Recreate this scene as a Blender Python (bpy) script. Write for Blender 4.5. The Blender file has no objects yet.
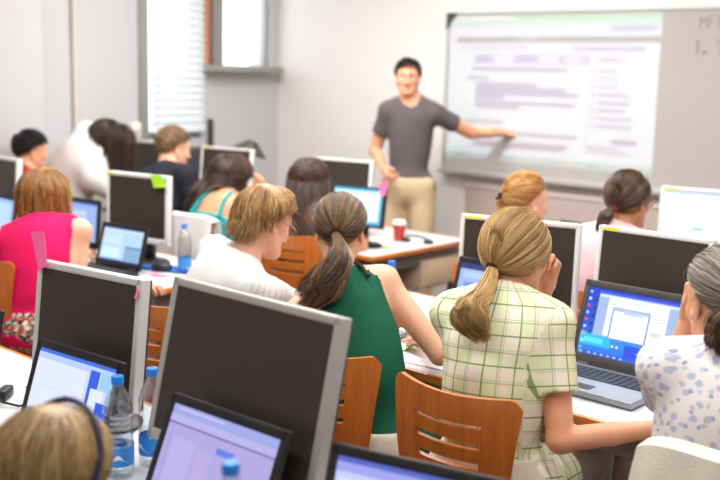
import bpy, bmesh, math, random
import numpy as np
from mathutils import Vector, Matrix
random.seed(7)
rng = np.random.default_rng(7)
scene = bpy.context.scene
WORLD, LAMP, WINDOW, PROJ, PROJ_SIGN, EXPO = 2.6, 42., 4., 250., 1., .2
COL = scene.collection
PI = math.pi
R_ = math.radians

# ------------------------------------------------------------------ helpers
def lin(c):
    return tuple(((v/12.92) if v <= .04045 else ((v+.055)/1.055)**2.4) for v in [q/255. for q in c])

def link(o, parent=None):
    COL.objects.link(o)
    if parent is not None: o.parent = parent
    return o

def tag(o, label=None, cat=None, group=None, kind=None):
    if label: o['label'] = label
    if cat: o['category'] = cat
    if group: o['group'] = group
    if kind: o['kind'] = kind
    return o

def thing(name, label, cat, loc=(0, 0, 0), rz=0., group=None):
    o = bpy.data.objects.new(name, None)
    o.empty_display_size = .1
    o.location = loc; o.rotation_euler = (0, 0, rz)
    link(o)
    return tag(o, label, cat, group)

class MB:
    """collects plain shapes into one mesh"""
    def __init__(s): s.bm = bmesh.new()
    def box(s, c, d, rot=None, bev=0., seg=2):
        r = bmesh.ops.create_cube(s.bm, size=1.)
        vs = r['verts']
        M = Matrix.Translation(Vector(c)) @ (rot.to_4x4() if rot is not None else Matrix.Identity(4)) @ Matrix.Diagonal((*d, 1))
        bmesh.ops.transform(s.bm, matrix=M, verts=vs)
        if bev > 0:
            es = list({e for v in vs for e in v.link_edges})
            bmesh.ops.bevel(s.bm, geom=es, offset=bev, segments=seg, affect='EDGES', profile=.5)
        return s
    def tube(s, pts, rad, n=10, cap=True):
        pts = [Vector(p) for p in pts]
        rads = rad if isinstance(rad, (list, tuple)) else [rad]*len(pts)
        rings = []
        up = None
        for i, p in enumerate(pts):
            t = (pts[min(i+1, len(pts)-1)] - pts[max(i-1, 0)]).normalized()
            if up is None:
                up = t.orthogonal().normalized()
            else:
                up = (up - t*up.dot(t))
                up = up.normalized() if up.length > 1e-6 else t.orthogonal().normalized()
            b = t.cross(up)
            rings.append([s.bm.verts.new(p + (up*math.cos(2*PI*k/n) + b*math.sin(2*PI*k/n))*rads[i]) for k in range(n)])
        for a, b in zip(rings, rings[1:]):
            for k in range(n):
                s.bm.faces.new((a[k], a[(k+1) % n], b[(k+1) % n], b[k]))
        if cap:
            s.bm.faces.new(rings[0][::-1]); s.bm.faces.new(rings[-1])
        return s
    def lathe(s, prof, c=(0, 0, 0), n=24, cap=True):
        rings = []
        for r, z in prof:
            rings.append([s.bm.verts.new((c[0]+r*math.cos(2*PI*k/n), c[1]+r*math.sin(2*PI*k/n), c[2]+z)) for k in range(n)])
        for a, b in zip(rings, rings[1:]):
            for k in range(n):
                s.bm.faces.new((a[k], a[(k+1) % n], b[(k+1) % n], b[k]))
        if cap:
            s.bm.faces.new(rings[0][::-1]); s.bm.faces.new(rings[-1])
        return s
    def ball(s, c, r, d=(1, 1, 1), seg=16):
        q = bmesh.ops.create_uvsphere(s.bm, u_segments=seg, v_segments=seg//2+2, radius=r)
        bmesh.ops.transform(s.bm, matrix=Matrix.Translation(Vector(c)) @ Matrix.Diagonal((*d, 1)), verts=q['verts'])
        return s
    def grid(s, P):
        """P: 2-D list of points"""
        V = [[s.bm.verts.new(p) for p in row] for row in P]
        for i in range(len(V)-1):
            for j in range(len(V[0])-1):
                s.bm.faces.new((V[i][j], V[i][j+1], V[i+1][j+1], V[i+1][j]))
        return s
    def solid(s, th):
        bmesh.ops.recalc_face_normals(s.bm, faces=s.bm.faces[:])
        bmesh.ops.solidify(s.bm, geom=s.bm.faces[:], thickness=th)
        return s
    def build(s, name, mat, parent=None, smooth=True, mtx=None):
        bm = s.bm
        if mtx is not None: bmesh.ops.transform(bm, matrix=mtx, verts=bm.verts[:])
        bmesh.ops.recalc_face_normals(bm, faces=bm.faces[:])
        me = bpy.data.meshes.new(name)
        bm.to_mesh(me); bm.free()
        if mat is not None: me.materials.append(mat)
        if smooth:
            me.shade_smooth()
            try: me.set_sharp_from_angle(angle=R_(35))
            except Exception: pass
        o = bpy.data.objects.new(name, me)
        return link(o, parent)

def arrays_mesh(name, V, F, mat, parent=None, attrs=None, mats=None, mi=None):
    """V (n,3), F (m,4) or (m,3) int arrays"""
    V = np.ascontiguousarray(V, dtype=np.float32); F = np.ascontiguousarray(F, dtype=np.int32)
    me = bpy.data.meshes.new(name)
    k = F.shape[1]
    me.vertices.add(len(V)); me.vertices.foreach_set('co', V.ravel())
    me.loops.add(F.size); me.loops.foreach_set('vertex_index', F.ravel())
    me.polygons.add(len(F)); me.polygons.foreach_set('loop_start', np.arange(0, F.size, k, dtype=np.int32))
    for m in (mats or [mat]): me.materials.append(m)
    if mi is not None: me.polygons.foreach_set('material_index', np.asarray(mi, dtype=np.int32))
    me.update(calc_edges=True); me.validate()
    for an, (typ, data) in (attrs or {}).items():
        a = me.attributes.new(an, typ, 'POINT')
        a.data.foreach_set('value' if typ == 'FLOAT' else ('vector' if typ == 'FLOAT_VECTOR' else 'color'), np.asarray(data, dtype=np.float32).ravel())
    me.shade_smooth()
    return link(bpy.data.objects.new(name, me), parent)

# ------------------------------------------------------------------ materials
def mat(name, col, rough=.5, metal=0., spec=.5, coat=0., sss=0., emit=None, est=1., trans=0., ior=1.45, bump=None, var=None):
    m = bpy.data.materials.new(name); m.use_nodes = True
    nt = m.node_tree; b = nt.nodes['Principled BSDF']
    b.inputs['Base Color'].default_value = (*col, 1)
    b.inputs['Roughness'].default_value = rough
    b.inputs['Metallic'].default_value = metal
    b.inputs['Specular IOR Level'].default_value = spec
    b.inputs['Coat Weight'].default_value = coat
    b.inputs['Transmission Weight'].default_value = trans
    b.inputs['IOR'].default_value = ior
    if sss:
        b.inputs['Subsurface Weight'].default_value = sss
        b.inputs['Subsurface Radius'].default_value = (.012, .004, .002)
        b.inputs['Subsurface Scale'].default_value = 1.
    if emit:
        b.inputs['Emission Color'].default_value = (*emit, 1); b.inputs['Emission Strength'].default_value = est
    N, L = nt.nodes, nt.links
    if var or bump:
        tc = N.new('ShaderNodeTexCoord')
    if var:   # (scale, amount): faint tone variation
        n = N.new('ShaderNodeTexNoise'); n.inputs['Scale'].default_value = var[0]; n.inputs['Detail'].default_value = 4
        L.new(tc.outputs['Object'], n.inputs['Vector'])
        mx = N.new('ShaderNodeMix'); mx.data_type = 'RGBA'
        mx.inputs['A'].default_value = (*[c*(1-var[1]) for c in col], 1)
        mx.inputs['B'].default_value = (*[min(1, c*(1+var[1])) for c in col], 1)
        L.new(n.outputs['Fac'], mx.inputs['Factor']); L.new(mx.outputs['Result'], b.inputs['Base Color'])
    if bump:  # (scale, strength)
        n2 = N.new('ShaderNodeTexNoise'); n2.inputs['Scale'].default_value = bump[0]; n2.inputs['Detail'].default_value = 5
        L.new(tc.outputs['Object'], n2.inputs['Vector'])
        bp = N.new('ShaderNodeBump'); bp.inputs['Strength'].default_value = bump[1]; bp.inputs['Distance'].default_value = .01
        L.new(n2.outputs['Fac'], bp.inputs['Height']); L.new(bp.outputs['Normal'], b.inputs['Normal'])
    return m

def node_mat(name):
    m = bpy.data.materials.new(name); m.use_nodes = True
    return m, m.node_tree.nodes, m.node_tree.links, m.node_tree.nodes['Principled BSDF']

def ramp(N, stops):
    r = N.new('ShaderNodeValToRGB')
    el = r.color_ramp.elements
    while len(el) > 1: el.remove(el[-1])
    el[0].position = stops[0][0]; el[0].color = (*stops[0][1], 1)
    for p, c in stops[1:]:
        e = el.new(p); e.color = (*c, 1)
    return r

def m_hair(name, dark, mid, light, rough=.38):
    m, N, L, b = node_mat(name)
    at = N.new('ShaderNodeAttribute'); at.attribute_name = 'tone'
    r = ramp(N, [(0., lin(dark)), (.5, lin(mid)), (1., lin(light))])
    L.new(at.outputs['Fac'], r.inputs['Fac']); L.new(r.outputs['Color'], b.inputs['Base Color'])
    b.inputs['Roughness'].default_value = rough
    b.inputs['Specular IOR Level'].default_value = .6
    return m

def m_skin(name, col):
    m, N, L, b = node_mat(name)
    at = N.new('ShaderNodeAttribute'); at.attribute_name = 'lip'
    tc = N.new('ShaderNodeTexCoord')
    n = N.new('ShaderNodeTexNoise'); n.inputs['Scale'].default_value = 18; n.inputs['Detail'].default_value = 4
    L.new(tc.outputs['Object'], n.inputs['Vector'])
    c = lin(col)
    mx = N.new('ShaderNodeMix'); mx.data_type = 'RGBA'
    mx.inputs['A'].default_value = (c[0]*1.03, c[1]*1.04, c[2]*1.05, 1); mx.inputs['B'].default_value = (c[0]*.97, c[1]*.9, c[2]*.86, 1)
    L.new(n.outputs['Fac'], mx.inputs['Factor'])
    m2 = N.new('ShaderNodeMix'); m2.data_type = 'RGBA'
    m2.inputs['B'].default_value = (*lin((190, 95, 90)), 1)
    L.new(mx.outputs['Result'], m2.inputs['A']); L.new(at.outputs['Fac'], m2.inputs['Factor'])
    L.new(m2.outputs['Result'], b.inputs['Base Color'])
    b.inputs['Roughness'].default_value = .48
    b.inputs['Subsurface Weight'].default_value = .12
    b.inputs['Subsurface Radius'].default_value = (.012, .004, .002)
    b.inputs['Subsurface Scale'].default_value = 1.
    return m

def m_wood(name, c1, c2, scale=3., axis=(1, 14, 1.), rough=.32, coat=.25):
    m, N, L, b = node_mat(name)
    tc = N.new('ShaderNodeTexCoord'); mp = N.new('ShaderNodeMapping'); mp.inputs['Scale'].default_value = axis
    n = N.new('ShaderNodeTexNoise'); n.inputs['Scale'].default_value = scale; n.inputs['Detail'].default_value = 6; n.inputs['Distortion'].default_value = .6
    L.new(tc.outputs['Object'], mp.inputs['Vector']); L.new(mp.outputs['Vector'], n.inputs['Vector'])
    r = ramp(N, [(.3, lin(c1)), (.7, lin(c2))])
    L.new(n.outputs['Fac'], r.inputs['Fac']); L.new(r.outputs['Color'], b.inputs['Base Color'])
    b.inputs['Roughness'].default_value = rough; b.inputs['Coat Weight'].default_value = coat
    return m

M = {}
M['wall'] = mat('wall_paint', lin((202, 202, 205)), .9, spec=.2, bump=(140, .04))
M['wall_front'] = mat('wall_front_paint', lin((240, 236, 234)), .9, spec=.2, bump=(140, .04))
M['ceil'] = mat('ceiling_paint', (.85, .85, .84), .9)
M['floor'] = mat('floor_lino', lin((112, 72, 56)), .45, var=(6, .15))
M['panel'] = mat('wainscot', lin((196, 180, 170)), .6)
M['trimw'] = mat('trim_pale', lin((215, 203, 194)), .6)
M['pipe'] = mat('pipe_cream', lin((218, 210, 198)), .5)
M['frame_grey'] = mat('window_frame_grey', lin((152, 152, 144)), .45)
M['blind'] = None
M['glass'] = None
M['white_table'] = mat('table_laminate', lin((206, 208, 210)), .42, var=(3, .03))
M['edge_wood'] = m_wood('table_edge_beech', (196, 112, 40), (222, 142, 62), 5, (1, 1, 8))
M['chair_wood'] = m_wood('chair_plywood', (184, 98, 34), (212, 124, 50), 3.2, (9, 1, 1.2))
M['grey_metal'] = mat('grey_metal', lin((150, 150, 148)), .4, .6)
M['apron'] = mat('apron_grey', lin((124, 117, 113)), .5)
M['beige'] = mat('cabinet_beige', lin((214, 190, 160)), .55)
M['silver'] = mat('monitor_bezel', lin((205, 205, 203)), .35, .15)
M['silver_light'] = mat('monitor_bezel_white', lin((226, 227, 226)), .38)
M['silver_dark'] = mat('monitor_bezel_grey', lin((176, 172, 168)), .35, .2)
M['shell'] = mat('monitor_shell', lin((52, 52, 56)), .5)
M['black'] = mat('black_plastic', lin((34, 33, 35)), .42)
M['black2'] = mat('charcoal_plastic', lin((66, 64, 66)), .45)
M['laptop_grey'] = mat('laptop_grey', lin((112, 112, 116)), .4, .3)
M['laptop_silver'] = mat('laptop_palmrest', lin((158, 164, 176)), .36, .4)
M['keys'] = mat('keyboard_keys', lin((44, 46, 58)), .45)
M['dark_screen'] = mat('screen_off', lin((62, 55, 51)), .3, spec=.35)
M['blue_plastic'] = mat('cap_blue', lin((38, 130, 224)), .35)
M['label_blue'] = mat('bottle_label', lin((52, 140, 226)), .5)
M['label_white'] = mat('bottle_label_white', lin((232, 238, 244)), .5)
M['yellow'] = mat('sticker_yellow', lin((250, 226, 40)), .6)
M['note_green'] = mat('note_green', lin((170, 232, 44)), .7)
M['note_pink'] = mat('note_pink', lin((255, 108, 166)), .7)
M['red'] = mat('paper_cup_red', lin((206, 70, 52)), .5)
M['white'] = mat('white_plastic', lin((240, 240, 238)), .45)
M['paper'] = mat('paper_white', lin((236, 237, 242)), .7)
M['blue_cloth'] = mat('blue_cover', lin((28, 110, 206)), .6)
M['cream_cloth'] = mat('cream_fabric', lin((226, 220, 200)), .9, bump=(300, .3), var=(40, .05))
M['white_cloth'] = mat('white_fabric', lin((232, 230, 226)), .9, bump=(200, .25))
M['board'] = mat('whiteboard_surface', lin((184, 178, 174)), .5, spec=.3)
M['alu'] = mat('aluminium', lin((192, 192, 194)), .45, .2)
M['ink'] = mat('marker_ink', lin((150, 140, 140)), .7)
M['orange'] = mat('orange_strip_paint', lin((250, 160, 70)), .8)
M['eye'] = None
M['rubber'] = mat('elastic_black', lin((30, 30, 34)), .7)
M['tie_pink'] = mat('elastic_pink', lin((232, 60, 150)), .6)
M['tie_brown'] = mat('elastic_brown', lin((72, 46, 36)), .6)
M['shoe'] = mat('shoe_dark', lin((60, 50, 48)), .6)
M['band'] = mat('hair_band_navy', lin((44, 40, 66)), .5)
M['wire'] = mat('glasses_frame', lin((120, 104, 84)), .3, .7)

def m_film(name, tint, fr=.12):
    m, N, L, b = node_mat(name)
    N.remove(b); out = N['Material Output']
    t = N.new('ShaderNodeBsdfTransparent'); t.inputs['Color'].default_value = (*tint, 1)
    g = N.new('ShaderNodeBsdfGlossy'); g.inputs['Roughness'].default_value = .08
    lw = N.new('ShaderNodeLayerWeight'); lw.inputs['Blend'].default_value = .35
    ma = N.new('ShaderNodeMath'); ma.operation = 'MULTIPLY_ADD'; ma.inputs[1].default_value = .55; ma.inputs[2].default_value = fr
    mx = N.new('ShaderNodeMixShader')
    L.new(lw.outputs['Facing'], ma.inputs[0]); L.new(ma.outputs[0], mx.inputs['Fac'])
    L.new(t.outputs[0], mx.inputs[1]); L.new(g.outputs[0], mx.inputs[2]); L.new(mx.outputs[0], out.inputs['Surface'])
    return m
M['pet'] = m_film('bottle_plastic', (.9, .95, .97), .13)
M['glass'] = m_film('window_glass', (.97, .98, .98), .02)
M['lens'] = m_film('spectacle_lens', (.95, .95, .95), .05)

def m_blind():
    m, N, L, b = node_mat('blind_slats')
    b.inputs['Base Color'].default_value = (*lin((238, 242, 244)), 1); b.inputs['Roughness'].default_value = .5
    tr = N.new('ShaderNodeBsdfTranslucent'); tr.inputs['Color'].default_value = (.9, .95, .98, 1)
    mx = N.new('ShaderNodeMixShader'); mx.inputs['Fac'].default_value = .16
    L.new(b.outputs[0], mx.inputs[1]); L.new(tr.outputs[0], mx.inputs[2]); L.new(mx.outputs[0], N['Material Output'].inputs['Surface'])
    return m
M['blind'] = m_blind()
def m_screen():
    m, N, L, b = node_mat('screen_lit')
    at = N.new('ShaderNodeAttribute'); at.attribute_name = 'Col'
    b.inputs['Base Color'].default_value = (.02, .02, .02, 1); b.inputs['Roughness'].default_value = .3
    L.new(at.outputs['Color'], b.inputs['Emission Color']); b.inputs['Emission Strength'].default_value = 1.
    return m
M['screen'] = m_screen()

def m_eye():
    m, N, L, b = node_mat('eyeball')
    tc = N.new('ShaderNodeTexCoord'); se = N.new('ShaderNodeSeparateXYZ'); L.new(tc.outputs['Generated'], se.inputs[0])
    at = N.new('ShaderNodeAttribute'); at.attribute_name = 'iris'
    r = ramp(N, [(0., lin((238, 234, 230))), (.44, lin((236, 230, 226))), (.5, lin((70, 48, 34))), (.74, lin((60, 40, 30))), (.8, (.005, .005, .005))])
    L.new(at.outputs['Fac'], r.inputs['Fac']); L.new(r.outputs['Color'], b.inputs['Base Color'])
    b.inputs['Roughness'].default_value = .12
    return m
M['eye'] = m_eye()

def m_plaid():
    m, N, L, b = node_mat('plaid_cotton')
    at = N.new('ShaderNodeAttribute'); at.attribute_name = 'uvw'
    se = N.new('ShaderNodeSeparateXYZ'); L.new(at.outputs['Vector'], se.inputs[0])
    col = None
    def band(axis, period, pos, half):
        d = N.new('ShaderNodeMath'); d.operation = 'DIVIDE'; d.inputs[1].default_value = period
        L.new(se.outputs[axis], d.inputs[0])
        f = N.new('ShaderNodeMath'); f.operation = 'FRACT'; L.new(d.outputs[0], f.inputs[0])
        c = N.new('ShaderNodeMath'); c.operation = 'COMPARE'; c.inputs[1].default_value = pos; c.inputs[2].default_value = half
        L.new(f.outputs[0], c.inputs[0])
        return c.outputs[0]
    def mixc(prev, fac, colr, amt, mode='MIX'):
        s = N.new('ShaderNodeMath'); s.operation = 'MULTIPLY'; s.inputs[1].default_value = amt; L.new(fac, s.inputs[0])
        x = N.new('ShaderNodeMix'); x.data_type = 'RGBA'; x.blend_type = mode
        x.inputs['B'].default_value = (*lin(colr), 1)
        if isinstance(prev, tuple): x.inputs['A'].default_value = (*prev, 1)
        else: L.new(prev, x.inputs['A'])
        L.new(s.outputs[0], x.inputs['Factor'])
        return x.outputs['Result']
    c = lin((226, 230, 204))
    c = mixc(c, band('X', .082, .30, .20), (216, 224, 176), .6)
    c = mixc(c, band('Y', .082, .30, .20), (218, 226, 178), .6)
    c = mixc(c, band('X', .082, .78, .13), (240, 226, 212), .6)
    c = mixc(c, band('Y', .082, .78, .13), (240, 224, 210), .55)
    for ax in 'XY':
        c = mixc(c, band(ax, .082, .08, .026), (104, 134, 58), .8)
        c = mixc(c, band(ax, .082, .53, .024), (140, 160, 92), .55)
        c = mixc(c, band(ax, .082, .61, .016), (176, 188, 170), .6)
    L.new(c, b.inputs['Base Color']); b.inputs['Roughness'].default_value = .9
    b.inputs['Specular IOR Level'].default_value = .2
    return m
M['plaid'] = m_plaid()

def m_spots(name, base, spots, scale, thr=.34, bumpy=True, jitter=None):
    """cloth with printed clusters: spots = list of (colour, seed offset, threshold)"""
    m, N, L, b = node_mat(name)
    at = N.new('ShaderNodeAttribute'); at.attribute_name = 'uvw'
    prev = None
    for colr, off, th in spots:
        mp = N.new('ShaderNodeMapping'); mp.inputs['Location'].default_value = (off, off*1.7, 0)
        L.new(at.outputs['Vector'], mp.inputs['Vector'])
        nz = N.new('ShaderNodeTexNoise'); nz.inputs['Scale'].default_value = scale*3.2; nz.inputs['Detail'].default_value = 2
        L.new(mp.outputs['Vector'], nz.inputs['Vector'])
        ad = N.new('ShaderNodeMix'); ad.data_type = 'VECTOR'; ad.inputs['Factor'].default_value = .035 if jitter is None else jitter
        L.new(mp.outputs['Vector'], ad.inputs['A']); L.new(nz.outputs['Color'], ad.inputs['B'])
        v = N.new('ShaderNodeTexVoronoi'); v.inputs['Scale'].default_value = scale; v.inputs['Randomness'].default_value = .6
        v.voronoi_dimensions = '2D'
        L.new(ad.outputs['Result'], v.inputs['Vector'])
        lt = N.new('ShaderNodeMath'); lt.operation = 'LESS_THAN'; lt.inputs[1].default_value = th
        L.new(v.outputs['Distance'], lt.inputs[0])
        x = N.new('ShaderNodeMix'); x.data_type = 'RGBA'; x.inputs['B'].default_value = (*lin(colr), 1)
        if prev is None: x.inputs['A'].default_value = (*lin(base), 1)
        else: L.new(prev, x.inputs['A'])
        L.new(lt.outputs[0], x.inputs['Factor']); prev = x.outputs['Result']
    L.new(prev, b.inputs['Base Color']); b.inputs['Roughness'].default_value = .9; b.inputs['Specular IOR Level'].default_value = .2
    return m
M['floral'] = m_spots('floral_blouse', (236, 230, 228), [((188, 193, 215), 0, .2), ((158, 167, 203), .012, .12), ((198, 202, 219), 3.3, .13)], 25, jitter=.014)
M['flower_pants'] = m_spots('flower_trousers', (30, 30, 38), [((226, 226, 214), 0, .34), ((206, 64, 52), 2.2, .33), ((96, 132, 96), 5.1, .26), ((226, 150, 120), 7.7, .2)], 34)
for nm, c in dict(green_cloth=(26, 88, 66), white_knit=(204, 203, 202), pink_cloth=(226, 26, 92), white_blouse=(226, 224, 220), red_cloth=(196, 40, 42), black_cloth=(40, 42, 50),
                  teal_cloth=(18, 156, 160), brown_cloth=(96, 70, 58), pale_blue_cloth=(190, 206, 226), rose_cloth=(226, 186, 192), slate_cloth=(98, 90, 93), khaki=(206, 184, 148), beige_cotton=(206, 198, 182), jeans=(60, 70, 96), dark_trousers=(50, 48, 52), grey_cloth=(120, 116, 118)).items():
    M[nm] = mat(nm, lin(c), .88, spec=.2, bump=(120, .18), var=(14, .06))
M['skin_a'] = m_skin('skin_fair', (232, 180, 150))
M['skin_b'] = m_skin('skin_tan', (214, 152, 112))
M['skin_c'] = m_skin('skin_warm', (226, 166, 130))
M['h_brown'] = m_hair('hair_light_brown', (44, 30, 20), (104, 76, 48), (178, 146, 102))
M['h_blonde'] = m_hair('hair_blonde', (124, 88, 42), (202, 160, 96), (240, 214, 158))
M['h_short'] = m_hair('hair_golden_brown', (92, 60, 30), (180, 134, 78), (234, 200, 142))
M['h_copper'] = m_hair('hair_copper_blonde', (92, 56, 28), (166, 112, 56), (220, 172, 104))
M['h_grey'] = m_hair('hair_grey_brown', (88, 76, 64), (152, 138, 120), (204, 194, 176))
M['h_dkbrown'] = m_hair('hair_dark_brown', (30, 20, 17), (68, 47, 39), (112, 84, 66))
M['h_black'] = m_hair('hair_black', (12, 10, 12), (28, 22, 24), (58, 48, 48))
M['h_ash'] = m_hair('hair_ash_brown', (82, 60, 38), (136, 106, 72), (178, 146, 106))
M['h_ginger'] = m_hair('hair_ginger', (136, 84, 34), (200, 142, 70), (232, 188, 120))
M['h_mid'] = m_hair('hair_mid_brown', (40, 30, 24), (88, 66, 48), (146, 112, 74))
M['h_dirty'] = m_hair('hair_dark_blonde', (98, 74, 46), (168, 136, 88), (208, 178, 126))
# ------------------------------------------------------------------ implicit surfaces (smooth unions -> one continuous mesh)
A3 = lambda v: np.array(v, dtype=np.float32)

class SDF:
    def __init__(s, lo, hi, h):
        s.lo = np.array(lo, float); s.h = h
        s.n = np.maximum(np.ceil((np.array(hi)-s.lo)/h).astype(int)+1, 3)
        s.a = np.full(s.n, .3, np.float32)
    def sl(s, lo, hi):
        i0 = np.clip(np.floor((np.array(lo)-s.lo)/s.h).astype(int), 0, s.n)
        i1 = np.clip(np.ceil((np.array(hi)-s.lo)/s.h).astype(int)+1, 0, s.n)
        return i0, i1
    def xyz(s, i0, i1):
        g = [(s.lo[k] + s.h*np.arange(i0[k], i1[k])).astype(np.float32) for k in range(3)]
        return g[0][:, None, None], g[1][None, :, None], g[2][None, None, :]
    def add(s, prim, k=.02, sub=False):
        f, lo, hi = prim
        pad = k + 2*s.h
        i0, i1 = s.sl(np.array(lo)-pad, np.array(hi)+pad)
        if np.any(i1 <= i0): return s
        S = tuple(slice(a, b) for a, b in zip(i0, i1))
        d = f(*s.xyz(i0, i1)); a = s.a[S]
        if sub:
            d = -d
            if k > 0:
                q = np.maximum(k-np.abs(a-d), 0)/k; s.a[S] = np.maximum(a, d) + q*q*k*.25
            else: s.a[S] = np.maximum(a, d)
        else:
            if k > 0:
                q = np.maximum(k-np.abs(a-d), 0)/k; s.a[S] = np.minimum(a, d) - q*q*k*.25
            else: s.a[S] = np.minimum(a, d)
        return s
    def full(s): return s.xyz(np.zeros(3, int), s.n)
    def cut(s, p, n):
        """remove everything on the +n side of the plane through p"""
        x, y, z = s.full()
        s.a = np.maximum(s.a, ((x-p[0])*n[0]+(y-p[1])*n[1]+(z-p[2])*n[2]).astype(np.float32))
        return s
    def mesh(s):
        return surf_nets(s.a, s.lo, s.h)

def surf_nets(F, lo, h):
    F = F.copy()
    for ax in range(3):   # close at the borders
        sl0 = [slice(None)]*3; sl0[ax] = 0; F[tuple(sl0)] = np.maximum(F[tuple(sl0)], h*.5)
        sl0[ax] = -1; F[tuple(sl0)] = np.maximum(F[tuple(sl0)], h*.5)
    I = F < 0
    c = [I[i:I.shape[0]-1+i, j:I.shape[1]-1+j, k:I.shape[2]-1+k] for i in (0, 1) for j in (0, 1) for k in (0, 1)]
    s = sum(q.astype(np.int8) for q in c)
    mix = (s > 0) & (s < 8)
    idx = np.argwhere(mix)
    corner = np.array([(i, j, k) for i in (0, 1) for j in (0, 1) for k in (0, 1)])
    vals = np.stack([F[idx[:, 0]+q[0], idx[:, 1]+q[1], idx[:, 2]+q[2]] for q in corner], 1)
    P = np.zeros((len(idx), 3)); cnt = np.zeros(len(idx))
    for a in range(8):
        for b in range(a+1, 8):
            if np.abs(corner[a]-corner[b]).sum() != 1: continue
            va, vb = vals[:, a], vals[:, b]
            cr = (va < 0) != (vb < 0)
            t = np.where(cr, va/np.where(cr, va-vb, 1), 0)
            P += np.where(cr[:, None], corner[a] + t[:, None]*(corner[b]-corner[a]), 0); cnt += cr
    P = (idx + P/cnt[:, None])*h + lo
    vid = np.full(mix.shape, -1, np.int32); vid[tuple(idx.T)] = np.arange(len(idx))
    faces = []
    for ax in range(3):
        u, v = (ax+1) % 3, (ax+2) % 3
        s0 = [slice(None)]*3; s1 = [slice(None)]*3
        s0[ax] = slice(0, -1); s1[ax] = slice(1, None)
        for q in (u, v): s0[q] = slice(1, -1); s1[q] = slice(1, -1)
        e0, e1 = I[tuple(s0)], I[tuple(s1)]
        E = np.argwhere(e0 != e1)
        flip = e0[tuple(E.T)]
        base = E.copy(); base[:, u] += 1; base[:, v] += 1   # grid index of the edge start
        def cell(du, dv):
            q = base.copy(); q[:, u] += du; q[:, v] += dv
            return vid[tuple(q.T)]
        f = np.stack([cell(-1, -1), cell(0, -1), cell(0, 0), cell(-1, 0)], 1)
        f[~flip] = f[~flip][:, ::-1]
        faces.append(f)
    Fq = np.concatenate(faces)
    return P.astype(np.float32), Fq[(Fq >= 0).all(1)]

def cone(a, b, ra, rb):
    a = np.array(a, float); b = np.array(b, float); ba = b-a; L2 = max(float(ba@ba), 1e-9)
    def f(x, y, z):
        px, py, pz = x-a[0], y-a[1], z-a[2]
        t = np.clip((px*ba[0]+py*ba[1]+pz*ba[2])/L2, 0, 1)
        return np.sqrt((px-t*ba[0])**2+(py-t*ba[1])**2+(pz-t*ba[2])**2) - (ra+t*(rb-ra))
    r = max(ra, rb)
    return f, np.minimum(a, b)-r, np.maximum(a, b)+r

def ell(c, r, R=None):
    c = np.array(c, float); r = np.array(r, float); R = np.eye(3) if R is None else np.array(R, float)
    def f(x, y, z):
        px, py, pz = x-c[0], y-c[1], z-c[2]
        q = [px*R[0, i]+py*R[1, i]+pz*R[2, i] for i in range(3)]
        k0 = np.sqrt(sum((q[i]/r[i])**2 for i in range(3))); k1 = np.sqrt(sum((q[i]/r[i]**2)**2 for i in range(3)))
        return k0*(k0-1)/np.maximum(k1, 1e-6)
    e = np.sqrt((R**2 @ (r**2)))
    return f, c-e, c+e

def clip(prim, p, n):
    f, lo, hi = prim
    return (lambda x, y, z: np.maximum(f(x, y, z), (x-p[0])*n[0]+(y-p[1])*n[1]+(z-p[2])*n[2])), lo, hi

def unit(v):
    v = np.array(v, float); return v/max(np.linalg.norm(v), 1e-9)
def Rz(d): c, s = math.cos(R_(d)), math.sin(R_(d)); return np.array([[c, -s, 0], [s, c, 0], [0, 0, 1.]])
def Rx(d): c, s = math.cos(R_(d)), math.sin(R_(d)); return np.array([[1., 0, 0], [0, c, -s], [0, s, c]])
def Ry(d): c, s = math.cos(R_(d)), math.sin(R_(d)); return np.array([[c, 0, s], [0, 1., 0], [-s, 0, c]])

def fold_noise(P, amp, seed, fr=34.):
    g = np.random.default_rng(seed)
    d = np.zeros(len(P))
    for i in range(5):
        a = g.normal(size=3); a = a/np.linalg.norm(a)*fr*(.6+.35*i); b = g.normal(size=3)*9
        d += np.sin(P@a + 2.2*np.sin(P@b+i) + g.uniform(0, 6))*(1/(1+.5*i))
    return amp*d/2.2

def vnormals(V, F):
    n = np.zeros_like(V, dtype=np.float64)
    fn = np.cross(V[F[:, 2]]-V[F[:, 0]], V[F[:, 3]]-V[F[:, 1]])
    for k in range(4): np.add.at(n, F[:, k], fn)
    return n/np.maximum(np.linalg.norm(n, axis=1, keepdims=True), 1e-12)

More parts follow.
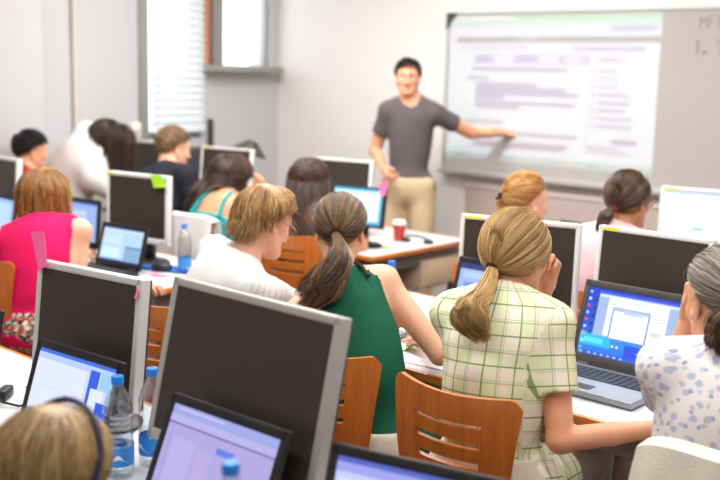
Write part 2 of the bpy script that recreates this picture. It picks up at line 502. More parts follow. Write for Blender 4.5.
# ------------------------------------------------------------------ hands
def hand_mesh(W, fdir, pn, right, curl=(30, 35, 25), spread=1., scale=1., h=.0042, thumb=0., point=False):
    """W wrist, fdir direction of the fingers, pn palm normal (out of the palm)"""
    Y = unit(fdir); Z = -unit(np.array(pn) - Y*(np.array(pn)@Y)); X = np.cross(Y, Z)
    sg = 1. if not right else -1.      # thumb side
    B = np.stack([X*sg, Y, Z], 1)
    # local: x towards thumb, y along fingers, z out of the back of the hand
    prims = []
    kn = [(.026, .086, 0), (.009, .09, .003), (-.009, .087, .001), (-.025, .079, -.003)]
    ln = [(.043, .026, .021), (.047, .029, .022), (.043, .027, .021), (.034, .021, .019)]
    for i, k in enumerate(kn):
        prims.append((cone((k[0]*.55, .0, 0), k, .0145, .0115), .014))
    prims.append((cone((0, -.05, 0), (0, .012, 0), .024, .022), .016))
    prims.append((ell((.014, .04, -.008), (.02, .034, .014)), .012))
    for i, (k, l) in enumerate(zip(kn, ln)):
        p = np.array(k); a = 0.
        side = (1.5-i)*.055*spread
        cu = curl if not (point and i == 0) else (6, 6, 4)
        r = .0088 if i < 3 else .0076
        for j in range(3):
            a += R_(cu[j] * (1+.08*i))
            d = np.array([math.sin(side)*math.cos(a), math.cos(side)*math.cos(a), -math.sin(a)])
            q = p + d*l[j]
            prims.append((cone(p, q, r*(1-.07*j), r*(.93-.09*j)), .0035 if j else .005))
            p = q
    t0 = np.array((.018, .018, -.006)); t1 = np.array((.043, .046, -.016-.01*thumb)); t2 = np.array((.054-.012*thumb, .076, -.024-.016*thumb)); t3 = np.array((.055-.022*thumb, .1, -.03-.022*thumb))
    prims += [(cone(t0, t1, .015, .0122), .012), (cone(t1, t2, .0112, .0098), .003), (cone(t2, t3, .0098, .0076), .003)]
    S = SDF((-.07, -.06, -.1), (.09, .2, .05), h)
    for p, k in prims: S.add(p, k)
    V, F = S.mesh()
    V = V*scale
    V = V @ B.T + np.array(W)
    if np.linalg.det(B) < 0: F = F[:, ::-1]
    return V, F

# ------------------------------------------------------------------ head
CC = np.array((0, -.012, .03)); CR = np.array((.0745, .0945, .086))
def head_field(Hc, Rh, s, hbase, nb, nr, h, male):
    S = SDF(np.array(Hc)-.165*s, np.array(Hc)+.165*s, h)
    def W(p): return np.array(Hc) + Rh @ (np.array(p)*s)
    def E(c, r, k, R=None, sub=False):
        S.add(ell(W(c), np.array(r)*s, Rh if R is None else Rh @ R), k*s, sub)
    def Cn(a, b, ra, rb, k, sub=False): S.add(cone(W(a), W(b), ra*s, rb*s), k*s, sub)
    E(CC, CR, .01)
    E((0, .03, 0), (.064, .062, .088), .03)
    E((0, .034, -.062), (.05 if not male else .055, .05, .046), .035)
    Cn((-.012, .074, -.1), (.012, .074, -.1), .017, .017, .03)
    for q in (-1, 1):
        Cn((q*.06, -.005, -.05), (q*.02, .072, -.1), .016, .016, .03)
        E((q*.04, .06, -.026), (.024, .024, .02), .02)
        Cn((q*.012, .09, .022), (q*.045, .072, .022), .011, .009, .014)
        E((q*.032, .1, .0), (.018, .0135, .011), .012, None, True)
        E((q*.013, .1, -.042), (.0095, .011, .0085), .008)
        # ears
        Re = Rz(q*-18) @ Rx(8)
        E((q*.079, -.012, -.012), (.008, .019, .032), .006, Re)
        E((q*.085, -.006, -.01), (.006, .010, .019), .006, Re, True)
        E((q*.078, -.004, -.036), (.007, .009, .01), .006)
    Cn((0, .09, .008), (0, .108, -.03), .009, .011, .012)
    E((0, .112, -.038), (.0125, .012, .011), .01)
    E((0, .089, -.066), (.024, .011, .0075), .007)
    E((0, .0865, -.08), (.02, .011, .0085), .007)
    Cn((-.021, .098, -.0725), (.021, .098, -.0725), .0024, .0024, .003, True)
    S.add(cone(nb, hbase, nr*1.06, nr), .025)
    V, F = S.mesh()
    loc = ((V-np.array(Hc)) @ Rh)/s
    lip = np.clip(1.3-np.sqrt((loc[:, 0]/.025)**2+((loc[:, 2]+.073)/.0125)**2), 0, 1)*(loc[:, 1] > .075)
    return V, F, np.clip(lip*2.2, 0, .3 if male else .75)

def hairline(phi):
    """lowest z of the scalp direction as a function of angle from the face (0 front, pi back)"""
    return np.interp(np.abs(phi), [0, .6, 1.15, 1.5, 1.8, 2.3, PI], [.50, .46, .30, .02, -.30, -.70, -.84])

# ------------------------------------------------------------------ strands
def tubes(paths, rad, tone, n=3):
    """paths (S,m,3), rad (S,m) -> arrays"""
    S, m, _ = paths.shape
    t = np.gradient(paths, axis=1); t /= np.maximum(np.linalg.norm(t, axis=2, keepdims=True), 1e-9)
    ref = np.where(np.abs(t[..., 2:3]) > .9, np.array([1., 0, 0]), np.array([0, 0, 1.]))
    u = np.cross(t, ref); u /= np.maximum(np.linalg.norm(u, axis=2, keepdims=True), 1e-9); v = np.cross(t, u)
    V = np.stack([paths + rad[..., None]*(u*math.cos(2*PI*k/n)+v*math.sin(2*PI*k/n)) for k in range(n)], 2)  # S,m,n,3
    base = (np.arange(S)[:, None, None]*m + np.arange(m-1)[None, :, None])*n
    k = np.arange(n)[None, None, :]; k2 = (k+1) % n
    F = np.stack([base+k, base+k2, base+n+k2, base+n+k], -1).reshape(-1, 4)
    return V.reshape(-1, 3), F, np.repeat(tone, m*n) if tone.ndim == 1 else np.repeat(tone.reshape(-1), n)

class Hair:
    def __init__(s, Hc, Rh, sc, rnd):
        s.Hc = np.array(Hc, float); s.Rh = Rh; s.s = sc; s.g = rnd; s.parts = []
    def w(s, L): return s.Hc + (np.asarray(L)*s.s) @ s.Rh.T
    def l(s, W): return ((np.asarray(W)-s.Hc) @ s.Rh)/s.s
    def surf(s, d, off):
        d = d/np.linalg.norm(d, axis=-1, keepdims=True)
        r = 1/np.sqrt(((d/(CR+.002))**2).sum(-1, keepdims=True))
        return CC + d*(r + np.asarray(off)[..., None])
    def roots(s, n, low=0.):
        out = []
        while len(out) < n:
            d = s.g.normal(size=(n*3, 3)); d /= np.linalg.norm(d, axis=1, keepdims=True)
            phi = np.arctan2(d[:, 0], d[:, 1])
            out += list(d[d[:, 2] > hairline(phi)+low])
        return np.array(out[:n])
    def tone(s, d, amt=.5):
        g = np.sin(d[:, 0]*23+1)+np.sin(d[:, 1]*17+d[:, 2]*13)
        q = np.floor(d*11+3).astype(int); hsh = np.modf(np.abs(np.sin(q[:, 0]*12.99+q[:, 1]*78.23+q[:, 2]*37.7)*43758.5))[0]
        return np.clip(.5 + .06*g + (hsh-.5)*.55 + s.g.normal(size=len(d))*.2*amt*2, 0, 1)
    def cap(s, off=.006, h=.006, low=-.02):
        S = SDF(s.Hc-.16*s.s, s.Hc+.16*s.s, h)
        x, y, z = S.full()
        P = np.stack(np.broadcast_arrays(x, y, z), -1)
        L = ((P - s.Hc) @ s.Rh)/s.s - CC
        nr = np.linalg.norm(L, axis=-1)+1e-6
        e = (np.sqrt(((L/(CR+off))**2).sum(-1))-1)*.08
        phi = np.arctan2(L[..., 0], L[..., 1])
        S.a = np.maximum(e, (hairline(phi)+low - L[..., 2]/nr)*.08).astype(np.float32)
        S.a = np.maximum(S.a, (.055-nr))
        V, F = S.mesh()
        l = (V-s.Hc) @ s.Rh
        s.parts.append((V, F, np.clip(.28 + .12*np.sin(l[:, 0]*150)+.08*np.sin(l[:, 1]*90), 0, 1)))
        return s
    def add(s, P, r, tone, prof=None):
        m = P.shape[1]
        t = np.linspace(0, 1, m)
        pr = np.interp(t, [0, .1, .75, 1], [.7, 1, .9, .25]) if prof is None else prof(t)
        s.parts.append(tubes(P, np.outer(r, pr), tone)); return s
    def gather(s, tie, n=1200, m=12, lift=.01, r=.0017, tieoff=.0):
        """every strand lies over the scalp towards the tie (a head-local direction)"""
        d0 = s.roots(n); dt = unit(tie)
        dt = np.broadcast_to(dt, d0.shape)
        om = np.arccos(np.clip((d0*dt).sum(1), -.98, 1)); t = np.linspace(0, 1, m)
        so = np.maximum(np.sin(om), 1e-3)
        D = (np.sin((1-t)[None, :]*om[:, None])/so[:, None])[..., None]*d0[:, None, :] + (np.sin(t[None, :]*om[:, None])/so[:, None])[..., None]*dt[:, None, :]
        off = .004 + s.g.uniform(.0, 1, n)[:, None]*.006 + lift*np.sin(PI*np.clip(t, 0, 1))[None, :]**.8*s.g.uniform(.5, 1, n)[:, None]
        off = off*(1-.2*t)[None, :] + tieoff*(t**3)[None, :]
        P = s.surf(D, off)
        P += s.g.normal(size=(n, 1, 3))*.0012
        s.add(s.w(P), s.g.uniform(.7, 1.3, n)*r, s.tone(d0))
        return s
    def stray(s, n=40, r=.0005):
        d = s.roots(n); m = 8; t = np.linspace(0, 1, m)
        tang = unit_rows(np.cross(d, s.g.normal(size=(n, 3))))
        P = s.surf(d[:, None, :]+tang[:, None, :]*t[None, :, None]*s.g.uniform(.3, .8, (n, 1, 1)), .008+.016*s.g.uniform(size=(n, 1))*np.sin(PI*t)[None, :])
        s.add(s.w(P), np.full(n, r), s.tone(d)); return s
    def tail(s, pts, rads, n=420, m=14, r=.0017, wave=.004, short=.7):
        """pts: world points from the tie; rads: bundle radius there"""
        pts = np.array(pts, float)
        u = np.linspace(0, 1, len(pts)); t = np.linspace(0, 1, m)
        ln = s.g.uniform(short, 1.0, n)
        tt = ln[:, None]*t[None, :]
        def ci(arr, q):     # smooth (Catmull-Rom) interpolation
            uu = np.linspace(0, 1, 60); k = len(arr)-1
            x = uu*k; i = np.clip(x.astype(int), 0, k-1); f = (x-i)[:, None]
            p0 = arr[np.maximum(i-1, 0)]; p1 = arr[i]; p2 = arr[i+1]; p3 = arr[np.minimum(i+2, k)]
            c = .5*((2*p1)+(-p0+p2)*f+(2*p0-5*p1+4*p2-p3)*f*f+(-p0+3*p1-3*p2+p3)*f**3)
            return np.stack([np.interp(q, uu, c[:, j]) for j in range(3)], -1)
        C = ci(pts, tt)
        rr = np.interp(tt, u, rads)
        ax = unit(pts[-1]-pts[0]); e1 = unit(np.cross(ax, (0, 0, 1.)) if abs(ax[2]) < .95 else np.cross(ax, (1., 0, 0))); e2 = np.cross(ax, e1)
        K = max(n//28, 6); cid = s.g.integers(0, K, n)
        ca = s.g.uniform(0, 2*PI, K); cq = np.sqrt(s.g.uniform(.05, 1, K)); cph = s.g.uniform(0, 6, K); ct = s.g.normal(size=K)*.2; cl = s.g.uniform(short, 1.0, K)
        a = ca[cid]+s.g.normal(size=n)*.22; q = cq[cid]+s.g.normal(size=n)*.1
        ph = cph[cid]+s.g.normal(size=n)*.35; ln = np.clip(cl[cid]+s.g.normal(size=n)*.05, .3, 1); tt = ln[:, None]*t[None, :]; C = ci(pts, tt); rr = np.interp(tt, u, rads)
        P = C + (rr*(q*np.cos(a))[:, None])[..., None]*e1 + (rr*(q*np.sin(a))[:, None])[..., None]*e2*.75
        P += (wave*np.sin(tt*9+ph[:, None])*t[None, :])[..., None]*e1 + (wave*.7*np.sin(tt*7+1.7*ph[:, None])*t[None, :])[..., None]*e2
        s.add(P, s.g.uniform(.7, 1.3, n)*r, np.clip(.5+ct[cid]+s.g.normal(size=n)*.18, 0, 1))
        return s
    def fall(s, n=1500, m=16, vol=.012, end=1.75, drop=.05, dj=.02, r=.0017, crown=(0, -.25, 1), bang=.95, part=0., inward=0., wave=0., push=None, back=0., face=.95, scatter=.012, sel=None, endf=None):
        """strands leave the crown, run over the scalp and then hang down"""
        d0 = s.roots(n)
        if sel is not None:
            d0 = s.roots(n*4); d0 = d0[sel(np.arctan2(d0[:, 0], d0[:, 1]), d0)][:n]; n = len(d0)
        c = unit(crown); e1 = unit(np.cross((0, 1., 0), c)); e2 = np.cross(c, e1)   # e1 ~ +x side, e2 ~ front
        al0 = np.arccos(np.clip(d0@c, -1, 1)); ph = np.arctan2(d0@e1, d0@e2)
        t = np.linspace(0, 1, m)
        fr = np.clip((face-np.abs(ph))/face, 0, 1)                 # 1 straight ahead
        aend = end*(1-fr) + np.maximum(bang, .0)*fr + s.g.normal(size=n)*.05
        if endf is not None: aend = np.interp(np.abs(ph), endf[0], endf[1]) + s.g.normal(size=n)*.06
        aend = np.maximum(aend, al0+.12)
        th = .62                                                    # share of the strand on the scalp
        k = np.clip(t/th, 0, 1)
        al = al0[:, None] + (aend-al0)[:, None]*k[None, :]
        sd = np.where(ph >= part, 1., -1.)
        pe = ph[:, None] + (sd*fr*.7)[:, None]*k[None, :]**1.5 + s.g.normal(size=(n, 1))*.08*k[None, :]
        D = np.cos(al)[..., None]*c + np.sin(al)[..., None]*(np.sin(pe)[..., None]*e1 + np.cos(pe)[..., None]*e2)
        off = .004 + (.3+.7*s.g.uniform(size=n))[:, None]*vol*np.sin(np.clip(k, 0, 1)*PI*.62)[None, :]
        P = s.w(s.surf(D, off))
        # hanging part
        f = np.clip((t-th)/(1-th), 0, 1)
        dr = (drop*(1-fr*.85) + s.g.normal(size=n)*dj)*(aend > 1.2)
        dr = np.maximum(dr, 0)
        P[..., 2] -= dr[:, None]*f[None, :]
        axis = s.w(np.array([0, -.02, 0]))
        rad = P-axis; rad[..., 2] = 0
        P -= rad*(inward*f**1.5)[None, :, None]
        if back: P += (s.Rh @ np.array([0, -1., 0]))[None, None, :]*(back*f**(1.2 if back < .1 else .75))[None, :, None]
        if wave:
            w = wave*np.sin(f[None, :]*14+s.g.uniform(0, 6, (n, 1)))*f[None, :]
            P += w[..., None]*unit_rows(rad)
        P += s.g.normal(size=(n, 1, 3))*scatter*(k**2)[None, :, None]*.25
        if push is not None: P = push(P)
        s.add(P, s.g.uniform(.7, 1.3, n)*r, s.tone(d0)); return s
    def short(s, n=900, ln=.035, m=6, r=.0017, flow=(0, .9, .3), lift=.012, low=0.):
        d0 = s.roots(n, low); t = np.linspace(0, 1, m)
        fl = np.broadcast_to(unit(flow), d0.shape)+s.g.normal(size=d0.shape)*.35
        c = unit((0, -.5, .85))
        out = d0 - c*(d0@c)[:, None]                       # away from the whorl
        tg = unit_rows(out*1.2+fl*.3 - d0*((out*1.2+fl*.3)*d0).sum(1, keepdims=True))
        L = ln*s.g.uniform(.6, 1.1, n)
        D = d0[:, None, :] + tg[:, None, :]*(L[:, None]*t[None, :]/.09)[..., None]
        P = s.surf(D, .003+lift*np.sin(t*PI*.6)[None, :]*s.g.uniform(.5, 1.2, (n, 1)))
        s.add(s.w(P), s.g.uniform(.8, 1.4, n)*r, s.tone(d0)); return s
    def build(s, mt, parent, name='hair'):
        V = []; F = []; T = []; o = 0
        for v, f, t in s.parts:
            V.append(v); F.append(f+o); T.append(t); o += len(v)
        return arrays_mesh(name, np.concatenate(V), np.concatenate(F), mt, parent, {'tone': ('FLOAT', np.concatenate(T))})

def unit_rows(a): return a/np.maximum(np.linalg.norm(a, axis=-1, keepdims=True), 1e-9)

# ------------------------------------------------------------------ people
def ik(S, W, l1, l2, pole):
    S = np.array(S, float); W = np.array(W, float)
    d = W-S; D = np.linalg.norm(d)
    if D > (l1+l2)*.995: W = S + d/D*(l1+l2)*.995; d = W-S; D = np.linalg.norm(d)
    D = max(D, abs(l1-l2)+.02)
    a = (l1*l1-l2*l2+D*D)/(2*D); hh = math.sqrt(max(l1*l1-a*a, 0))
    u = d/np.linalg.norm(d); p = np.array(pole, float); p = unit(p-u*(p@u))
    return S+u*a+p*hh, W

class Person:
    def __init__(s, label, hip, nb, head, hyaw=0, hpitch=10, hroll=0, pyaw=0, syaw=0, male=False, skin='skin_a', res=.009, hres=.005,
                 sw=None, armL=None, armR=None, handL=None, handR=None, legs='sit', slump=.0, hs=None, build=1., hyd=None, thin=1., knees=None, group=None, seatz=None, elbL=None, elbR=None, drop=(0, 0), ua=None, fa=None):
        s.hip = np.array(hip, float); s.nb = np.array(nb, float); s.Hc = np.array(head, float)
        s.male = male; s.skin = M[skin]; s.res = res; s.b = build
        s.hs = hs or (1.04 if male else .98)
        s.root = thing('person', label, 'person', (hip[0], hip[1], 0), 0, group)
        s.o = np.array((hip[0], hip[1], 0.))
        s.Rh = Rz(hyaw) @ Rx(-hpitch) @ Ry(hroll)
        s.py, s.sy = pyaw, syaw
        L = np.linalg.norm(s.nb-s.hip)
        fw = Rz(pyaw) @ np.array([0, 1., 0])
        s.ctrl = s.hip + np.array([0, 0, .5*L]) - fw*slump if legs == 'sit' or legs == 'stand' else (s.hip+s.nb)/2+np.array([0, 0, .06])
        s.L = L
        fs = [s.frame(t) for t in (0, 1)]
        X1 = s.frame(1.)[1][:, 0]; Z1 = s.frame(1.)[1][:, 2]; Y1 = s.frame(1.)[1][:, 1]
        w = sw or (.188 if male else .16)
        s.sh = {'L': s.nb - X1*w - Z1*(.055+drop[0]) + Y1*.005, 'R': s.nb + X1*w - Z1*(.055+drop[1]) + Y1*.005}
        s.ua = ua or (.3 if male else .275); s.fa = fa or (.262 if male else .238)
        fwd = Rz(syaw) @ np.array([0, 1., 0]); lat = Rz(syaw) @ np.array([1., 0, 0])
        s.arm = {}
        for q, a, sg, eb in (('L', armL, -1, elbL), ('R', armR, 1, elbR)):
            if eb is not None:      # explicit elbow and wrist
                e = s.sh[q] + unit(np.array(eb)-s.sh[q])*s.ua; wv = np.array(a[0], float); wv = e + unit(wv-e)*s.fa
                s.arm[q] = (e, wv); continue
            if a is None: a = (np.array([s.hip[0], s.hip[1], 0.]) + fwd*.46 + lat*sg*.16 + np.array([0, 0, .785]), lat*sg*.6+np.array([0, 0, -1.])-fwd*.3)
            s.arm[q] = ik(s.sh[q], a[0], s.ua, s.fa, a[1])
        s.hand = {'L': handL or {}, 'R': handR or {}}
        s.legs = legs
        pl = Rz(pyaw) @ np.array([1., 0, 0]); pf = Rz(pyaw) @ np.array([0, 1., 0])
        s.leg = {}
        for q, sg in (('L', -1), ('R', 1)):
            h = s.hip + pl*sg*.088 + np.array([0, 0, -.015])
            if legs == 'sit':
                k = h + pf*.41*s.b + pl*sg*.03; k[2] = .52
                a = k + pf*(-.04) + pl*sg*.0; a[2] = .09
            else:
                k = h + pf*.02 + pl*sg*.02; k[2] = .52; a = k - pf*.02 + pl*sg*.015; a[2] = .09
            if knees and q in knees: k, a = [np.array(v, float) for v in knees[q]]
            s.leg[q] = (h, k, a, a + pf*.15 + np.array([0, 0, -.045]))
        s.hbase = s.Hc + s.Rh @ (np.array([0, -.022, -.062])*s.hs)
        s.nr = .058 if male else .049
        s.neckb = s.nb - s.frame(1.)[1][:, 2]*.03 + s.frame(1.)[1][:, 1]*.012
        s.body(hres)
    def frame(s, t):
        a, c, b = s.hip, s.ctrl, s.nb
        p = (1-t)**2*a+2*t*(1-t)*c+t*t*b
        Z = unit(2*(1-t)*(c-a)+2*t*(b-c))
        yw = s.py+(s.sy-s.py)*t
        X = Rz(yw) @ np.array([1., 0, 0]); X = unit(X-Z*(X@Z)); Y = np.cross(Z, X)
        return p, np.stack([X, Y, Z], 1)
    def torso(s, off=0.):
        k = s.L/.5*1.0; b = s.b
        if s.male: T = [(0., .165, .12, .125), (.34, .142, .108, .14), (.62, .16, .118, .165), (.83, .168, .098, .115)]
        else: T = [(0., .168, .125, .125), (.34, .128, .1, .135), (.62, .142, .105, .155), (.83, .146, .088, .105)]
        out = []
        for t, rx, ry, rz in T:
            p, R = s.frame(t)
            out.append((ell(p, (rx*b+off, ry*b+off, rz*k+off), R), .05))
        if not s.male:
            p, R = s.frame(.64)
            for q in (-1, 1): out.append((ell(p+R @ np.array([q*.066, .082, 0]), (.058+off, .05+off, .058+off), R), .03))
        p, R = s.frame(1.)
        for q in 'LR':
            out.append((cone(s.nb-R[:, 2]*.045, s.sh[q], .045+off, .05+off), .04))
            out.append((cone(s.nb+R[:, 2]*.012-R[:, 1]*.0, s.nb*.3+s.sh[q]*.7+R[:, 2]*.012, .04+off, .036+off), .035))
        return out
    def sleeve_r(s): return (.052, .042, .04, .026) if s.male else (.045, .037, .036, .023)
    def limbs(s, off=0.):
        r = s.sleeve_r(); out = []
        for q in 'LR':
            e, w = s.arm[q]
            out += [(cone(s.sh[q], e, r[0]+off, r[1]+off), .03), (cone(e, e*.45+w*.55, r[2]+off, r[2]*.86+off), .012), (cone(e*.45+w*.55, w, r[2]*.86+off, r[3]+off), .01)]
        return out
    def legp(s, off=0.):
        out = []
        for q in 'LR':
            h, k, a, f = s.leg[q]
            out += [(cone(h, k, .088*s.b+off, .06+off), .04), (cone(k, a, .057+off, .038+off), .02)]
        return out
    def bounds(s, extra=()):
        pts = [s.hip-.2, s.hip+.2, s.nb-.12, s.nb+.12, s.Hc-.05, s.Hc+.05]
        for q in 'LR': pts += [s.arm[q][0]-.07, s.arm[q][0]+.07, s.arm[q][1]-.05, s.arm[q][1]+.05, s.sh[q]-.09, s.sh[q]+.09]
        for q in 'LR':
            for v in s.leg[q]: pts += [v-.1, v+.1]
        pts = np.array(pts)
        return pts.min(0), pts.max(0)
    def body(s, hres):
        lo, hi = s.bounds()
        S = SDF(lo, hi, s.res)
        for p, k in s.torso()+s.legp()+s.limbs(): S.add(p, k)
        for q in 'LR':
            h, k, a, f = s.leg[q]
            S.add(cone(a+np.array([0, 0, -.04]), f, .036, .028), .03)
        S.add(cone(s.neckb, s.hbase, s.nr*1.12, s.nr), .03)
        V, F = S.mesh()
        parts = [(V, F, np.zeros(len(V)))]
        s.headlocal = None
        v, f, lip = head_field(s.Hc, s.Rh, s.hs, s.hbase, s.neckb, s.nr, hres, s.male)
        parts.append((v, f, lip))
        for q in 'LR':
            kw = dict(s.hand[q]); e, w = s.arm[q]; fd = unit(w-e)
            fdir = kw.pop('dir', fd); pn = kw.pop('palm', (0, 0, -1.))
            if abs(np.dot(unit(fdir), unit(pn))) > .97: pn = np.cross(unit(fdir), (1., .2, .1))
            kw.setdefault('h', max(.0042, s.res*.5)); kw.setdefault('scale', 1.02 if s.male else .92)
            v, f = hand_mesh(w, fdir, pn, q == 'R', **kw)
            parts.append((v, f, np.zeros(len(v))))
        V = []; F = []; T = []; o = 0
        for v, f, t in parts: V.append(v); F.append(f+o); T.append(t); o += len(v)
        s.bodyobj = arrays_mesh('body', np.concatenate(V)-s.o, np.concatenate(F), s.skin, s.root, {'lip': ('FLOAT', np.concatenate(T))})
        # eyes
        for q in (-1, 1):
            bm = MB(); bm.ball((0, 0, 0), .0112*s.hs, seg=20)
            c = s.Hc + s.Rh @ (np.array([q*.031, .0805, .0])*s.hs) - s.o
            e = bm.build('eye', M['eye'], s.root)
            n = len(e.data.vertices); co = np.zeros(n*3, np.float32); e.data.vertices.foreach_get('co', co); co = co.reshape(-1, 3)
            a = e.data.attributes.new('iris', 'FLOAT', 'POINT'); d = co[:, 1]/np.linalg.norm(co, axis=1)
            a.data.foreach_set('value', np.clip((d-.70)/.3, 0, 1).astype(np.float32))
            co = co @ s.Rh.T + c
            e.data.vertices.foreach_set('co', co.astype(np.float32).ravel())
    def brows(s, mt):
        for q in (-1, 1):
            pts = [s.Hc + s.Rh @ (np.array(p)*s.hs) - s.o for p in ((q*.012, .1, .0205), (q*.028, .096, .026), (q*.046, .08, .021))]
            MB().tube(pts, [.0035, .004, .002], 6).build('eyebrow', mt, s.root)
    def finish(s, S, name, mt, amp=.0025, seed=1, fr=34., parent=None, gather=0.):
        V, F = S.mesh()
        N = vnormals(V, F)
        V = V + N*fold_noise(V, amp, seed, fr)[:, None]
        # printed-cloth coordinates: around and along the nearest of torso / upper arms / thighs
        ax = unit(s.nb-s.hip); tt = (V-s.hip)@ax; yw = np.radians(s.py+(s.sy-s.py)*np.clip(tt/s.L, 0, 1))
        q = V-s.hip-np.outer(tt, ax)
        cen = s.frame(.5)[0]-(s.hip+s.nb)/2; q = q - np.outer(np.clip(1-(2*tt/s.L-1)**2, 0, 1), cen)
        xx = q[:, 0]*np.cos(yw)+q[:, 1]*np.sin(yw); yy = -q[:, 0]*np.sin(yw)+q[:, 1]*np.cos(yw)
        U = np.stack([np.arctan2(xx*.75, -yy)*.14, tt, np.zeros(len(V))], 1)
        X1 = s.frame(1.)[1][:, 0]
        for q_, o, sg in (('L', 3., -1), ('R', 5., 1)):
            for a, b, rr, kind in ((s.sh[q_], s.arm[q_][0], .06, 0), (s.leg[q_][0], s.leg[q_][1], .09, 1), (s.leg[q_][1], s.leg[q_][2], .06, 1)):
                d_ = b-a; L = np.linalg.norm(d_); d_ = d_/L
                w = V-a; al = w@d_; pr = w-np.outer(al, d_); dist = np.linalg.norm(pr, axis=1)
                e1 = unit(np.cross(d_, (.3, 1, .2))); e2 = np.cross(d_, e1)
                if kind == 0: m = (w@(X1*sg*.8+d_*.35) > .004) & (dist < .11)
                else: m = (al > .06) & (al < L+.1) & (dist < .13) & (tt < .1)
                U[m, 0] = (o+np.arctan2(pr@e1, pr@e2)*rr)[m]; U[m, 1] = al[m]
        if gather:
            m = U[:, 0] > 1.5
            V = V + (N*(gather*np.sin(U[:, 1]*2*PI/.021 + 1.5*np.sin(U[:, 0]*30)))[:, None])*m[:, None]
        ob = arrays_mesh(name, V-s.o, F, mt, parent or s.root, {'uvw': ('FLOAT_VECTOR', U)})
        return ob
    def top(s, name, mt, off=.01, sleeve=.6, soff=.012, flare=.006, neck=.07, neckfwd=.02, neckdrop=0., hem=-.12, armhole=None, amp=.0025, seed=1, puff=0., fr=34., h=None, topcut=None, gather=0.):
        lo, hi = s.bounds(); lo = lo.copy(); lo[2] = s.hip[2]-.22
        S = SDF(lo-.03, np.maximum(hi, s.nb+.05), h or s.res)
        for p, k in s.torso(off): S.add(p, k)
        if hem < 0: 
            for q in 'LR':
                h_, k_, a_, f_ = s.leg[q]
                S.add(cone(h_, h_*.6+k_*.4, .095*s.b+off, .085+off), .04)
        r = s.sleeve_r()
        if sleeve > 0:
            for q in 'LR':
                e, w = s.arm[q]; a = s.sh[q]
                fr1 = min(sleeve, 1.)
                c = a+(e-a)*fr1; d = unit(e-a)
                pr = cone(a, a+(e-a)*min(fr1+.1, 1.), r[0]+soff, r[0]+(r[1]-r[0])*fr1+soff+flare)
                S.add(clip(pr, c, d) if sleeve <= 1 else pr, .03)
                if puff: S.add(clip(ell(a*.6+c*.4, (.07+puff, .07+puff, .075)), c, d), .03)
                if sleeve > 1:
                    f2 = sleeve-1; c2 = e+(w-e)*f2; d2 = unit(w-e)
                    S.add(clip(cone(e, e+(w-e)*min(f2+.12, 1), r[2]+soff, r[2]*(1-.3*f2)+soff+flare), c2, d2), .015)
        p, R = s.frame(1.)
        na = unit(s.hbase-s.neckb)
        c0 = s.nb + R[:, 1]*neckfwd - R[:, 2]*neckdrop
        S.add(cone(c0-R[:, 2]*.0, c0+na*.2, neck, neck+.03), .008, True)
        if armhole:
            for q, sg in (('L', -1), ('R', 1)):
                a = s.sh[q]; X = R[:, 0]*sg
                up = R[:, 2]*(armhole[2] if len(armhole) > 2 else 0.)
                S.add(cone(a-X*armhole[1]+up, a+X*.2+up, armhole[0], armhole[0]+.05), .006, True)
                S.add(cone(a-R[:, 2]*.0+X*.015, s.arm[q][0], .07, .12), .006, True)
        if topcut is not None:
            tp, TR = s.frame(topcut); S.cut(tp, TR[:, 2])
        hp, HR = s.frame(max(hem, 0.))
        if hem < 0: hp = hp + np.array([0, 0, hem*s.L]); n = np.array([0, 0, -1.])
        else: n = -HR[:, 2]
        S.cut(hp, n)
        s.topo = s.finish(S, name, mt, amp, seed, fr, gather=gather)
        return s.topo
    def bottoms(s, mt, off=.011, waist=.2, cuff=.02, name='trousers', amp=.003, seed=4, h=None):
        lo, hi = s.bounds(); hi = hi.copy(); hi[2] = max(s.hip[2]+.25, .7)
        S = SDF(lo-.02, hi, h or max(s.res, .01))
        for p, k in s.torso(off)[:2]: S.add(p, k)
        for p, k in s.legp(off): S.add(p, k)
        p, R = s.frame(waist); S.cut(p, R[:, 2])
        for q in 'LR': pass
        S.cut((0, 0, .08+cuff), (0, 0, -1.))
        return s.finish(S, name, mt, amp, seed)
    def shoes(s, mt=None):
        for q in 'LR':
            h, k, a, f = s.leg[q]
            S = SDF(np.minimum(a, f)-.07, np.maximum(a, f)+.08, .009)
            S.add(cone(a+np.array([0, 0, -.035]), f+np.array([0, 0, .0]), .046, .036), .02); S.add(cone(a+np.array([0, 0, -.03]), a+np.array([0, 0, .02]), .045, .046), .02)
            S.cut((0, 0, .004), (0, 0, -1.))
            V, F = S.mesh(); arrays_mesh('shoe', V-s.o, F, mt or M['shoe'], s.root)
    def push(s, off=.03):
        prs = [(s.frame(t), rx+off, ry+off, rz+off) for t, rx, ry, rz in ((.62, .15, .11, .16), (.83, .155, .095, .11))]
        a, b = s.sh['L'], s.sh['R']
        def f(P):
            P = P + s.o
            for (c, R), rx, ry, rz in prs:
                q = (P-c) @ R; r = np.array([rx, ry, rz]); k = np.linalg.norm(q/r, axis=-1)
                m = k < 1
                q[m] = q[m]/np.maximum(k[m], .2)[:, None]
                P[m] = q[m] @ R.T + c
            a0, b0 = s.sh['L'] - s.o*0, s.sh['R']; ba = b0-a0; rr_ = .062+off
            t_ = np.clip(((P-a0)@ba)/(ba@ba), 0, 1); q = P-a0-t_[..., None]*ba; dd = np.linalg.norm(q, axis=-1)
            m = dd < rr_
            P[m] += (q[m]/np.maximum(dd[m], 1e-4)[:, None])*(rr_-dd[m])[:, None]
            return P - s.o
        return f
    def hair(s, seed): return Hair(s.Hc - s.o, s.Rh, s.hs, np.random.default_rng(seed))
    def hl(s, p): return s.Hc + s.Rh @ (np.array(p)*s.hs) - s.o
